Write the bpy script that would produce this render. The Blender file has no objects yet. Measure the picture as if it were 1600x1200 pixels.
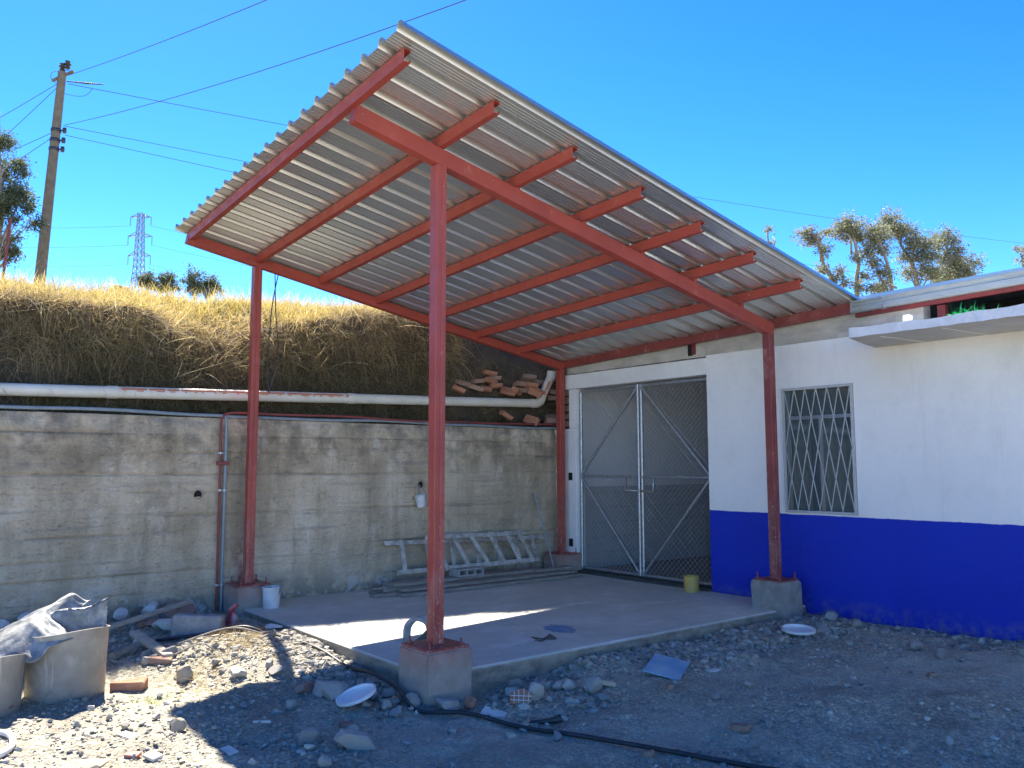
import bpy, bmesh, math, random
import numpy as np
from mathutils import Vector, Matrix, Euler, noise as mnoise
random.seed(7); rng = np.random.default_rng(11)
R = math.radians
scene = bpy.context.scene
COL = scene.collection

# ------------------------------------------------------------------ camera
CAM = Vector((8.178, -7.351, 1.36))
yaw, pitch, roll = 0.6736, 0.0995, -0.0017
f_ = Vector((-math.cos(yaw)*math.cos(pitch), math.sin(yaw)*math.cos(pitch), math.sin(pitch)))
r_ = f_.cross(Vector((0, 0, 1))).normalized(); u_ = r_.cross(f_)
r2 = r_*math.cos(roll)+u_*math.sin(roll); u2 = -r_*math.sin(roll)+u_*math.cos(roll)
cd = bpy.data.cameras.new('camera'); cam = bpy.data.objects.new('camera', cd); COL.objects.link(cam)
m = Matrix((r2, u2, -f_)).transposed().to_4x4(); m.translation = CAM; cam.matrix_world = m
cd.sensor_width = 36; cd.lens = 1293.4/1600*36; cd.clip_end = 3000; cd.clip_start = .05
scene.camera = cam
# ------------------------------------------------------------------ light
SUN = Vector((-2.84, .74, 3.9)).normalized()
el = math.asin(SUN.z); az = math.atan2(SUN.x, SUN.y)
w = bpy.data.worlds.new('World'); scene.world = w; w.use_nodes = True
nt = w.node_tree; nt.nodes.clear()
sky = nt.nodes.new('ShaderNodeTexSky'); sky.sky_type = 'NISHITA'; sky.sun_disc = False
sky.sun_elevation = el; sky.sun_rotation = az; sky.altitude = 2500
sky.air_density = 1.0; sky.dust_density = .5; sky.ozone_density = 3.0
hs = nt.nodes.new('ShaderNodeGamma'); hs.inputs['Gamma'].default_value = 1.35
h2 = nt.nodes.new('ShaderNodeHueSaturation'); h2.inputs['Saturation'].default_value = 1.19; h2.inputs['Value'].default_value = .73; h2.inputs['Hue'].default_value = .505
bg = nt.nodes.new('ShaderNodeBackground'); bg.inputs['Strength'].default_value = .05
wo = nt.nodes.new('ShaderNodeOutputWorld')
nt.links.new(sky.outputs[0], hs.inputs['Color']); nt.links.new(hs.outputs[0], h2.inputs['Color']); nt.links.new(h2.outputs[0], bg.inputs[0]); nt.links.new(bg.outputs[0], wo.inputs[0])
sl = bpy.data.lights.new('sun', 'SUN'); sl.energy = 3.0; sl.angle = R(.55); sl.color = (1, .93, .80)
so = bpy.data.objects.new('sun', sl); COL.objects.link(so)
so.rotation_euler = SUN.to_track_quat('Z', 'Y').to_euler()
scene.view_settings.view_transform = 'Standard'; scene.view_settings.look = 'None'
scene.view_settings.gamma = 1; scene.view_settings.use_curve_mapping = False
scene.view_settings.exposure = 2.6
scene.render.engine = 'CYCLES'
scene.cycles.max_bounces = 8; scene.cycles.diffuse_bounces = 5; scene.cycles.transparent_max_bounces = 12

# ------------------------------------------------------------------ materials
class NB:
    def __init__(s, name):
        s.m = bpy.data.materials.new(name); s.m.use_nodes = True; s.t = s.m.node_tree
        s.t.nodes.clear(); s.out = s.n('ShaderNodeOutputMaterial'); s.b = s.n('ShaderNodeBsdfPrincipled')
        s.l(s.b.outputs[0], s.out.inputs[0]); s.co = s.n('ShaderNodeTexCoord').outputs['Object']
    def n(s, t, **k):
        x = s.t.nodes.new(t)
        for a, v in k.items(): setattr(x, a, v)
        return x
    def l(s, a, b): s.t.links.new(a, b)
    def mp(s, sc=(1, 1, 1), rot=(0, 0, 0), co=None):
        x = s.n('ShaderNodeMapping'); x.inputs['Scale'].default_value = sc; x.inputs['Rotation'].default_value = rot
        s.l(co or s.co, x.inputs[0]); return x.outputs[0]
    def noise(s, scale, detail=4, rough=.55, co=None, dist=0):
        x = s.n('ShaderNodeTexNoise'); x.inputs['Scale'].default_value = scale; x.inputs['Detail'].default_value = detail
        x.inputs['Roughness'].default_value = rough; x.inputs['Distortion'].default_value = dist
        s.l(co or s.co, x.inputs['Vector']); return x.outputs['Fac']
    def vor(s, scale, feat='F1', co=None, out='Distance'):
        x = s.n('ShaderNodeTexVoronoi', feature=feat); x.inputs['Scale'].default_value = scale
        s.l(co or s.co, x.inputs['Vector']); return x.outputs[out]
    def ramp(s, fac, stops, interp='LINEAR'):
        x = s.n('ShaderNodeValToRGB'); e = x.color_ramp; e.interpolation = interp
        while len(e.elements) < len(stops): e.elements.new(.5)
        for el_, (p, c) in zip(e.elements, stops):
            el_.position = p
            el_.color = (c, c, c, 1) if isinstance(c, (int, float)) else (*c, 1)
        s.l(fac, x.inputs[0]); return x.outputs[0]
    def mix(s, fac, a, b, mode='MIX'):
        x = s.n('ShaderNodeMix', data_type='RGBA', blend_type=mode)
        for sock, v in ((x.inputs[0], fac), (x.inputs[6], a), (x.inputs[7], b)):
            if hasattr(v, 'is_linked'): s.l(v, sock)
            elif isinstance(v, (int, float)): sock.default_value = v
            else: sock.default_value = (*v, 1)
        return x.outputs[2]
    def math(s, op, a, b=0.):
        x = s.n('ShaderNodeMath', operation=op)
        for sock, v in zip(x.inputs, (a, b)):
            if hasattr(v, 'is_linked'): s.l(v, sock)
            else: sock.default_value = v
        return x.outputs[0]
    def col(s, c):
        if hasattr(c, 'is_linked'): s.l(c, s.b.inputs['Base Color'])
        else: s.b.inputs['Base Color'].default_value = (*c, 1)
    def rough(s, v):
        if hasattr(v, 'is_linked'): s.l(v, s.b.inputs['Roughness'])
        else: s.b.inputs['Roughness'].default_value = v
    def bump(s, h, strength=.5, dist=.01):
        x = s.n('ShaderNodeBump'); x.inputs['Strength'].default_value = strength; x.inputs['Distance'].default_value = dist
        s.l(h, x.inputs['Height']); s.l(x.outputs[0], s.b.inputs['Normal'])
    def sep(s):
        x = s.n('ShaderNodeSeparateXYZ'); s.l(s.co, x.inputs[0]); return x.outputs
MT = {}
def simple(name, c1, c2=None, scale=8, rough=.7, metal=0, bump=None, lo=.35, hi=.65, detail=5):
    b = NB(name); c = c1
    if c2 is not None: c = b.ramp(b.noise(scale, detail), [(lo, c1), (hi, c2)])
    b.col(c); b.rough(rough); b.b.inputs['Metallic'].default_value = metal
    if bump: b.bump(b.noise(bump[0], 6), bump[1], bump[2])
    MT[name] = b.m; return b.m
def mk_red(name, base, dark, pale, wear=.62):
    b = NB(name)
    c = b.ramp(b.noise(3, 5), [(.3, base), (.7, dark)])
    c = b.mix(b.ramp(b.noise(9, 8, .7, co=b.mp((1, 1, .5))), [(wear, 0.), (wear+.1, .8)]), c, pale)
    X_, Y_, Z_ = b.sep(); zf_ = b.n('ShaderNodeMapRange'); zf_.inputs[1].default_value = 1.5; zf_.inputs[2].default_value = .3; zf_.inputs[3].default_value = 0; zf_.inputs[4].default_value = .09; b.l(Z_, zf_.inputs[0])
    c = b.mix(b.ramp(b.math('ADD', b.noise(45, 3), zf_.outputs[0]), [(.70, 0.), (.74, .75)]), c, (.5, .36, .33))
    c = b.mix(b.math('MULTIPLY', zf_.outputs[0], b.ramp(b.noise(11, 6, .7, co=b.mp((1, 1, .4))), [(.45, 0.), (.65, 5.)])), c, (.46, .30, .26))
    b.col(c); b.rough(b.ramp(b.noise(12, 4), [(.3, .38), (.7, .6)])); b.bump(b.noise(60, 3), .12, .003)
    MT[name] = b.m
mk_red('red_oxide', (.37, .066, .046), (.29, .050, .038), (.42, .13, .10), .60)
mk_red('red_worn', (.25, .05, .045), (.17, .037, .035), (.36, .17, .15), .56)
simple('dark_red', (.20, .03, .03), (.13, .025, .025), 6, .55)
# retaining wall concrete
b = NB('wall_concrete'); X, Y, Z = b.sep()
c = b.ramp(b.noise(1.6, 6, .6), [(.3, (.38, .30, .195)), (.5, (.57, .46, .32)), (.72, (.70, .595, .45))])
st = b.noise(2.6, 5, .6, co=b.mp((1, 1, .22)))
c = b.mix(b.ramp(st, [(.44, 0.), (.62, .65)]), c, (.33, .26, .165))
c = b.mix(b.ramp(b.noise(5.5, 5, .6, co=b.mp((1, 1, .12))), [(.57, 0.), (.70, .45)]), c, (.24, .185, .12))
c = b.mix(b.ramp(b.noise(3.5, 6, .65, co=b.mp((1, 1, .5))), [(.54, 0.), (.68, .55)]), c, (.74, .66, .53))
c = b.mix(b.ramp(b.noise(1.9, 6, .7, co=b.mp((1, 1, 1.3), (3, 1, 2))), [(.56, 0.), (.70, .6)]), c, (.20, .165, .125))
hb = b.noise(2.2, 4, .6, co=b.mp((1, .35, 6)))
c = b.mix(b.ramp(hb, [(.55, 0.), (.66, .5)]), c, (.27, .24, .20))
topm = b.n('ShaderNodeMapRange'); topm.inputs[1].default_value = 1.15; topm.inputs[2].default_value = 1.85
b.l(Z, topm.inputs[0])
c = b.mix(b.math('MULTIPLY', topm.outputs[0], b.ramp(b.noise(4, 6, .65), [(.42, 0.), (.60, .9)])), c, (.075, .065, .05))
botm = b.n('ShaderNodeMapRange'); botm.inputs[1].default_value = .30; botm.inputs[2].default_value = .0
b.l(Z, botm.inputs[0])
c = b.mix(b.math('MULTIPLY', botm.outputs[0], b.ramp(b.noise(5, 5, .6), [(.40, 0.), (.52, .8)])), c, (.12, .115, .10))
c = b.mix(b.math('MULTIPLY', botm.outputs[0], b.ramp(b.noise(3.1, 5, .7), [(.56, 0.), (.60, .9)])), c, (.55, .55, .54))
c = b.mix(1., c, b.ramp(b.noise(60, 6, .75, co=b.mp((1, .7, 1.3))), [(.30, .72), (.5, 1.), (.72, 1.14)]), 'MULTIPLY')
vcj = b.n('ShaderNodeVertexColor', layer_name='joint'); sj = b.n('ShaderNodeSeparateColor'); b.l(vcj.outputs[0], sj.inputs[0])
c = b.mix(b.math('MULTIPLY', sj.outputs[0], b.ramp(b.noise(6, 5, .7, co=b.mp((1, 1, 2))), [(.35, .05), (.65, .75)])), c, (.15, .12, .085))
c = b.mix(b.math('MULTIPLY', sj.outputs[1], .22), c, (.68, .58, .44))
dy = b.math('ABSOLUTE', b.math('ADD', Y, -.33)); ov = b.n('ShaderNodeMapRange'); ov.inputs[1].default_value = .16; ov.inputs[2].default_value = .02; b.l(dy, ov.inputs[0])
oz = b.n('ShaderNodeMapRange'); oz.inputs[1].default_value = .9; oz.inputs[2].default_value = .2; b.l(Z, oz.inputs[0])
c = b.mix(b.math('MULTIPLY', b.math('MULTIPLY', ov.outputs[0], oz.outputs[0]), b.ramp(b.noise(7, 5, .7), [(.35, 0.), (.6, .85)])), c, (.30, .075, .065))
b.col(c); b.rough(.93)
h = b.math('ADD', b.math('MULTIPLY', b.noise(38, 8, .7), .7), b.math('MULTIPLY', b.noise(9, 5, .6, co=b.mp((1, .5, 3))), 1.))
pit = b.ramp(b.noise(22, 4, .7, co=b.mp((1, .6, 1.6))), [(.30, 0.), (.40, 1.)])
b.bump(b.math('ADD', h, b.math('MULTIPLY', pit, .6)), .8, .016); MT['wall_concrete'] = b.m
# slab concrete
b = NB('slab_concrete'); X, Y, Z = b.sep()
c = b.ramp(b.noise(1.3, 6, .6), [(.3, (.45, .445, .39)), (.55, (.56, .555, .49)), (.75, (.66, .65, .58))])
c = b.mix(b.ramp(b.noise(4.5, 6, .65), [(.56, 0.), (.70, .4)]), c, (.36, .35, .34))
c = b.mix(b.ramp(b.noise(2.1, 7, .7, co=b.mp((1.4, .6, 1), (0, 0, .5))), [(.60, 0.), (.68, .65)]), c, (.70, .69, .67))
c = b.mix(b.ramp(b.noise(30, 2, .5), [(.72, 0.), (.75, .7)]), c, (.14, .13, .13))
c = b.mix(b.ramp(b.noise(3.0, 7, .75, co=b.mp((1, 2.6, 1), (0, 0, .7), None), dist=1.2), [(.5, 0.), (.72, .5)]), c, (.34, .335, .32))
c = b.mix(b.ramp(b.noise(1.6, 6, .7, co=b.mp((2.2, .7, 1), (0, 0, -.5))), [(.55, 0.), (.66, .6)]), c, (.74, .73, .70))
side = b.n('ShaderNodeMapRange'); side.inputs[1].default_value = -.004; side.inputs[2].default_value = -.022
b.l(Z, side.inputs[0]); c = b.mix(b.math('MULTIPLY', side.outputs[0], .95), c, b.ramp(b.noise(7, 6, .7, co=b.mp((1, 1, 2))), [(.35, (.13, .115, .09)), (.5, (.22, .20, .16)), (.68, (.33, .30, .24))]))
b.col(c); b.rough(b.ramp(b.noise(3, 4), [(.3, .6), (.7, .88)])); b.bump(b.noise(24, 7, .65), .35, .008); MT['slab_concrete'] = b.m
# footing
b = NB('footing_concrete'); X, Y, Z = b.sep()
c = b.ramp(b.noise(6, 6, .65), [(.3, (.29, .235, .195)), (.7, (.43, .365, .31))])
tp = b.n('ShaderNodeMapRange'); tp.inputs[1].default_value = -.16; tp.inputs[2].default_value = .0
b.l(Z, tp.inputs[0]); c = b.mix(b.math('MULTIPLY', tp.outputs[0], b.ramp(b.noise(9, 6, .7), [(.30, .1), (.65, .85)])), c, (.36, .14, .115))
b.col(c); b.rough(.92); b.bump(b.noise(35, 7, .7), .6, .01); MT['footing_concrete'] = b.m
b = NB('footing_grey')
c = b.ramp(b.noise(7, 6, .65), [(.3, (.20, .19, .17)), (.7, (.38, .365, .33))])
c = b.mix(b.ramp(b.noise(16, 4), [(.62, 0.), (.68, .6)]), c, (.33, .16, .13))
b.col(c); b.rough(.93); b.bump(b.noise(30, 7, .7), .7, .012); MT['footing_grey'] = b.m
# ground
b = NB('ground_soil'); pos = b.n('ShaderNodeNewGeometry').outputs['Position']
c = b.ramp(b.noise(.9, 7, .65, co=pos), [(.32, (.325, .295, .225)), (.5, (.42, .385, .295)), (.7, (.51, .475, .375))])
c = b.mix(b.ramp(b.noise(7, 6, .7, co=pos), [(.5, 0.), (.68, .6)]), c, (.25, .23, .20))
vc = b.vor(55, co=pos, out='Color'); sv = b.n('ShaderNodeSeparateColor'); b.l(vc, sv.inputs[0])
c = b.mix(.55, c, b.mix(1., c, b.ramp(sv.outputs[0], [(0., .45), (.6, .95), (1., 1.65)]), 'MULTIPLY'))
vc2 = b.vor(150, co=pos, out='Color'); sv2 = b.n('ShaderNodeSeparateColor'); b.l(vc2, sv2.inputs[0])
c = b.mix(.5, c, b.mix(1., c, b.ramp(sv2.outputs[1], [(0., .55), (1., 1.45)]), 'MULTIPLY'))
c = b.mix(b.ramp(b.noise(1.7, 5, .6, co=pos), [(.54, 0.), (.68, .6)]), c, (.20, .17, .13))
c = b.mix(b.ramp(b.noise(.55, 5, .6, co=pos), [(.48, 0.), (.66, .6)]), c, (.50, .47, .39))
b.col(c); b.rough(.95)
h = b.math('ADD', b.math('MULTIPLY', b.vor(55, co=pos), -.55), b.math('ADD', b.math('MULTIPLY', b.vor(150, co=pos), -.25), b.math('MULTIPLY', b.noise(20, 8, .75, co=pos), .9)))
b.bump(h, 1., .022); MT['ground_soil'] = b.m
# stones (colour varies by object)
def stone_mat(name, stops, attr=False):
    b = NB(name)
    if attr: a = b.n('ShaderNodeVertexColor', layer_name='tone'); s_ = b.n('ShaderNodeSeparateColor'); b.l(a.outputs[0], s_.inputs[0]); fac = s_.outputs[0]
    else: fac = b.n('ShaderNodeObjectInfo').outputs['Random']
    c = b.ramp(fac, stops)
    c = b.mix(b.ramp(b.noise(18, 6, .65), [(.4, 0.), (.7, .55)]), c, b.mix(1., c, (.55, .53, .5), 'MULTIPLY'))
    c = b.mix(b.ramp(b.noise(9, 5, .6), [(.5, 0.), (.7, .5)]), c, (.40, .38, .34))
    b.col(c); b.rough(.92); b.bump(b.noise(45, 6, .7), .5, .006); MT[name] = b.m
ST = [(0., (.22, .215, .205)), (.3, (.32, .305, .28)), (.55, (.40, .38, .345)), (.75, (.34, .295, .245)), (.9, (.48, .455, .41)), (1., (.58, .56, .52))]
stone_mat('stone', ST); stone_mat('gravel', [(p, (c[0]*.92+.02, c[1]*.92+.015, c[2]*.9)) for p, c in ST], True)
simple('tan_rock', (.30, .25, .18), (.43, .37, .28), 12, .9, 0, (40, .5, .006))
simple('red_rock', (.30, .17, .13), (.40, .25, .20), 12, .9, 0, (40, .5, .006))
simple('clay', (.34, .125, .07), (.40, .21, .13), 14, .9, 0, (60, .4, .004))
simple('clay_dusty', (.25, .125, .085), (.33, .235, .175), 9, .95, 0, (60, .4, .004))
simple('block_grey', (.27, .265, .255), (.38, .37, .35), 14, .95, 0, (70, .7, .006))
# plaster
b = NB('facade_paint'); X, Y, Z = b.sep()
wc = b.ramp(b.noise(1.1, 5), [(.3, (.80, .80, .79)), (.7, (.85, .85, .83))])
st = b.n('ShaderNodeMapRange'); st.inputs[1].default_value = 1.9; st.inputs[2].default_value = 2.5; b.l(Z, st.inputs[0])
wc = b.mix(b.math('MULTIPLY', st.outputs[0], b.ramp(b.noise(1.4, 5, .6, co=b.mp((1, 1, .3))), [(.38, 0.), (.7, .55)])), wc, (.62, .56, .45))
wc = b.mix(b.ramp(b.noise(26, 3), [(.76, 0.), (.79, .5)]), wc, (.4, .38, .36))
wc = b.mix(b.ramp(b.noise(3.2, 7, .7, co=b.mp((1, 1, .6))), [(.50, 0.), (.75, .35)]), wc, (.62, .61, .59))
wc = b.mix(b.ramp(b.noise(2.2, 5, .65, co=b.mp((3, 1, .25))), [(.56, 0.), (.75, .3)]), wc, (.55, .54, .51))
bc = b.ramp(b.noise(2, 4), [(.3, (.001, .024, .42)), (.7, (.001, .029, .47))])
lo = b.n('ShaderNodeMapRange'); lo.inputs[1].default_value = .12; lo.inputs[2].default_value = -.08; b.l(Z, lo.inputs[0])
bc = b.mix(b.math('MULTIPLY', lo.outputs[0], b.ramp(b.noise(8, 6, .7), [(.45, 0.), (.65, .8)])), bc, (.20, .19, .18))
zz = b.math('ADD', Z, b.math('MULTIPLY', b.noise(5, 6, .75), .02))
c = b.mix(b.math('GREATER_THAN', zz, .890), bc, wc)
b.col(c); b.rough(b.mix(b.math('GREATER_THAN', zz, .890), (.75, .75, .75), (.92, .92, .92))); b.bump(b.math('ADD', b.noise(90, 5, .7), b.math('MULTIPLY', b.noise(7, 5, .6), 2.5)), .55, .008); MT['facade_paint'] = b.m
simple('white_plaster', (.70, .70, .70), (.78, .78, .77), 5, .9, 0, (50, .4, .005))
b = NB('raw_concrete')
c = b.ramp(b.noise(4, 6, .65, co=b.mp((1, 1, 2.5))), [(.3, (.36, .335, .29)), (.7, (.56, .53, .47))])
c = b.mix(b.ramp(b.noise(7, 5, co=b.mp((1, 1, .3))), [(.58, 0.), (.72, .5)]), c, (.25, .23, .20))
b.col(c); b.rough(.93); b.bump(b.noise(40, 7, .7), .6, .01); MT['raw_concrete'] = b.m
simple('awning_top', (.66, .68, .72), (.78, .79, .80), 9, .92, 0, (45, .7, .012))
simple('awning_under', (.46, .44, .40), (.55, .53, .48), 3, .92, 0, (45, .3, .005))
simple('interior_white', (.78, .78, .79), (.83, .83, .83), 4, .85)
simple('interior_block', (.42, .43, .43), (.50, .50, .50), 6, .9, 0, (60, .4, .004))
simple('interior_floor', (.22, .18, .16), (.30, .24, .21), 4, .8)
# metals
b = NB('zincalume'); 
c = b.ramp(b.noise(2.5, 4, .5, co=b.mp((1, .25, 1))), [(.3, (.58, .59, .56)), (.7, (.63, .635, .60))])
b.col(c); b.rough(.30); b.b.inputs['Metallic'].default_value = .82; MT['zincalume'] = b.m
b = NB('galvanised'); vo = b.vor(60, out='Color'); s_ = b.n('ShaderNodeSeparateColor'); b.l(vo, s_.inputs[0])
b.col(b.ramp(s_.outputs[0], [(0., (.33, .35, .36)), (1., (.52, .54, .55))])); b.rough(.45); b.b.inputs['Metallic'].default_value = .75; MT['galvanised'] = b.m
b = NB('gutter_metal')
c = b.ramp(b.noise(5, 6, .7, co=b.mp((.3, 1, 1))), [(.35, (.30, .33, .33)), (.55, (.42, .45, .44)), (.72, (.50, .50, .45))])
b.col(c); b.rough(.5); b.b.inputs['Metallic'].default_value = .55; MT['gutter_metal'] = b.m
simple('wire_steel', (.52, .54, .55), None, 1, .5, .4)
simple('aluminium', (.33, .345, .355), None, 1, .38, .8)
simple('grille_paint', (.40, .42, .43), (.50, .51, .51), 20, .5)
simple('bolt_red', (.30, .06, .05), (.22, .08, .06), 30, .6)
simple('black_rubber', (.018, .020, .024), (.035, .036, .04), 14, .5)
simple('black_line', (.05, .055, .06), None, 1, .6)
simple('pvc_white', (.70, .68, .60), (.62, .58, .48), 4, .45)
simple('pvc_stripe', (.62, .17, .06), (.55, .22, .12), 25, .6)
simple('conduit_grey', (.20, .25, .28), (.26, .30, .33), 9, .5)
simple('conduit_red', (.26, .05, .04), (.20, .05, .05), 9, .55)
simple('white_plastic', (.74, .75, .76), (.66, .66, .66), 9, .45)
simple('dirty_white', (.70, .70, .69), (.50, .49, .47), 7, .6, 0, None, .45, .7)
simple('yellow_plastic', (.62, .42, .08), (.50, .38, .14), 9, .5)
b = NB('drum_plastic')
c = b.ramp(b.noise(5, 6, .6), [(.3, (.22, .21, .185)), (.7, (.33, .31, .275))])
c = b.mix(b.ramp(b.noise(8, 4, .6, co=b.mp((1, 1, .10))), [(.60, 0.), (.66, .75)]), c, (.58, .57, .54))
c = b.mix(b.ramp(b.noise(6, 6, .7), [(.55, 0.), (.68, .8)]), c, (.17, .155, .14))
c = b.mix(b.ramp(b.noise(2.4, 5, .7), [(.50, 0.), (.66, .6)]), c, (.44, .43, .40))
c = b.mix(b.ramp(b.noise(5.2, 3, .5, co=b.mp((1, 1, 1.7), (1, 2, 3))), [(.72, 0.), (.74, .9)]), c, (.22, .10, .06))
b.col(c); b.rough(.6); b.bump(b.noise(30, 5), .2, .004); MT['drum_plastic'] = b.m
b = NB('tarp')
c = b.ramp(b.noise(9, 7, .7), [(.35, (.11, .12, .125)), (.5, (.20, .21, .215)), (.62, (.34, .35, .355)), (.75, (.48, .48, .48))])
b.col(c); b.rough(.55); b.bump(b.noise(14, 6, .6), .5, .012); MT['tarp'] = b.m
b = NB('old_wood')
c = b.ramp(b.noise(6, 6, .65, co=b.mp((6, 1, 6))), [(.3, (.17, .145, .12)), (.55, (.30, .265, .225)), (.75, (.46, .43, .39))])
b.col(c); b.rough(.9); b.bump(b.noise(20, 6, .7, co=b.mp((5, .5, 5))), .5, .004); MT['old_wood'] = b.m
simple('ladder_wood', (.30, .27, .23), (.55, .52, .47), 11, .9, 0, (40, .4, .004))
simple('new_wood', (.42, .36, .27), (.52, .46, .37), 9, .85, 0, (40, .3, .003))
simple('blue_board', (.13, .30, .48), (.36, .48, .56), 4, .5, 0, None, .4, .7)
simple('blue_stain', (.10, .22, .40), (.28, .34, .42), 10, .8)
simple('tile_white', (.62, .61, .58), (.50, .48, .45), 9, .5)
simple('red_tile', (.34, .07, .05), (.45, .20, .15), 22, .7)
simple('dark_shard', (.05, .055, .05), (.10, .10, .09), 12, .6)
simple('red_bag', (.38, .04, .05), (.55, .45, .45), 9, .5, 0, (20, .6, .01), .45, .6)
simple('white_bag', (.62, .63, .62), (.10, .28, .17), 9, .4, 0, (25, .8, .02), .55, .62)
simple('green_label', (.05, .22, .15), None, 1, .5)
simple('green_fibre', (.02, .38, .10), (.05, .5, .18), 30, .5)
simple('pole_concrete', (.13, .115, .09), (.18, .16, .13), 6, .95)
simple('tower_steel', (.22, .27, .33), None, 1, .6, .2)
simple('insulator', (.03, .03, .035), None, 1, .4)
simple('bark', (.20, .17, .14), (.33, .29, .25), 12, .9)
simple('painted_shade', (.01, .01, .01), None, 1, .9)  # near-black colour standing in for shade inside holes and gaps
b = NB('bank_soil')
b.col(b.ramp(b.noise(4, 7, .65), [(.3, (.06, .048, .033)), (.6, (.115, .09, .06)), (.75, (.17, .135, .09))])); b.rough(.97); b.bump(b.noise(12, 8, .75), 1., .05); MT['bank_soil'] = b.m
b = NB('hill_grass')
b.col(b.ramp(b.noise(1.3, 7, .7), [(.3, (.22, .17, .06)), (.6, (.34, .25, .085)), (.75, (.20, .17, .07))])); b.rough(.95); b.bump(b.noise(20, 6, .7), 1., .05); MT['hill_grass'] = b.m
b = NB('glass'); b.col((.02, .025, .028)); b.rough(.04); b.b.inputs['IOR'].default_value = 1.5
tr = b.n('ShaderNodeBsdfTransparent'); b.b.inputs['IOR'].default_value = 2.1; b.col((.10, .145, .15)); tr.inputs[0].default_value = (.55, .6, .6, 1); mx = b.n('ShaderNodeMixShader'); mx.inputs[0].default_value = .72
b.l(tr.outputs[0], mx.inputs[1]); b.l(b.b.outputs[0], mx.inputs[2]); b.l(mx.outputs[0], b.out.inputs[0]); MT['glass'] = b.m
def leafmat(name, trans=.35):
    b = NB(name); a = b.n('ShaderNodeVertexColor', layer_name='tone')
    b.col(a.outputs[0]); b.rough(.7)
    t = b.n('ShaderNodeBsdfTranslucent'); b.l(a.outputs[0], t.inputs[0]); mx = b.n('ShaderNodeMixShader'); mx.inputs[0].default_value = trans
    b.l(b.b.outputs[0], mx.inputs[1]); b.l(t.outputs[0], mx.inputs[2]); b.l(mx.outputs[0], b.out.inputs[0]); MT[name] = b.m
leafmat('grass_blade', .5); leafmat('leaf', .45)

# ------------------------------------------------------------------ mesh tools
class MB:
    def __init__(s): s.v = []; s.f = []; s.mi = []; s.smooth = False
    def add(s, V, F, mi=0):
        o = len(s.v); s.v += [tuple(p) for p in V]; s.f += [tuple(i+o for i in f) for f in F]; s.mi += [mi]*len(F); return s
    def box(s, x0, x1, y0, y1, z0, z1, M=None, mi=0, bev=0):
        if bev:
            bm = bmesh.new(); bmesh.ops.create_cube(bm, size=1)
            for v in bm.verts: v.co = Vector(((x0+x1)/2+v.co.x*(x1-x0), (y0+y1)/2+v.co.y*(y1-y0), (z0+z1)/2+v.co.z*(z1-z0)))
            bmesh.ops.bevel(bm, geom=bm.edges[:], offset=bev, segments=1, affect='EDGES'); bm.verts.index_update()
            V = [v.co.copy() for v in bm.verts]; F = [[v.index for v in f.verts] for f in bm.faces]; bm.free()
        else:
            V = [Vector(p) for p in ((x0, y0, z0), (x1, y0, z0), (x1, y1, z0), (x0, y1, z0), (x0, y0, z1), (x1, y0, z1), (x1, y1, z1), (x0, y1, z1))]
            F = [(0, 3, 2, 1), (4, 5, 6, 7), (0, 1, 5, 4), (1, 2, 6, 5), (2, 3, 7, 6), (3, 0, 4, 7)]
        if M is not None: V = [M @ v for v in V]
        return s.add(V, F, mi)
    def bar(s, a, b, w, h, up=(0, 0, 1), bev=0, mi=0):
        a, b = Vector(a), Vector(b); d = b-a; L = d.length; d.normalize(); up = Vector(up)
        sx = d.cross(up).normalized(); uz = sx.cross(d)
        M = Matrix((sx, d, uz)).transposed().to_4x4(); M.translation = a
        return s.box(-w/2, w/2, 0, L, -h/2, h/2, M, mi, bev)
    def tube(s, pts, r, n=8, cap=True, mi=0):
        pts = [Vector(p) for p in pts]; rs = r if isinstance(r, (list, tuple)) else [r]*len(pts); V = []; prev = None
        for i, p in enumerate(pts):
            d = (pts[min(i+1, len(pts)-1)]-pts[max(i-1, 0)]).normalized()
            if prev is None: sx = d.orthogonal().normalized()
            else: sx = (prev-d*prev.dot(d)).normalized()
            prev = sx; sy = d.cross(sx)
            V += [p+(sx*math.cos(2*math.pi*k/n)+sy*math.sin(2*math.pi*k/n))*rs[i] for k in range(n)]
        F = [(i*n+k, i*n+(k+1) % n, (i+1)*n+(k+1) % n, (i+1)*n+k) for i in range(len(pts)-1) for k in range(n)]
        if cap: F += [tuple(range(n))[::-1], tuple((len(pts)-1)*n+k for k in range(n))]
        return s.add(V, F, mi)
    def lathe(s, prof, n=24, c=(0, 0, 0), M=None):
        V = [Vector((r*math.cos(2*math.pi*k/n), r*math.sin(2*math.pi*k/n), z)) for r, z in prof for k in range(n)]
        V = [(M @ v if M is not None else v)+Vector(c) for v in V]
        F = [(i*n+k, i*n+(k+1) % n, (i+1)*n+(k+1) % n, (i+1)*n+k) for i in range(len(prof)-1) for k in range(n)]
        return s.add(V, F)
ORG = {}
def link(o, parent=None):
    COL.objects.link(o)
    if parent: o.parent = parent
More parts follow.
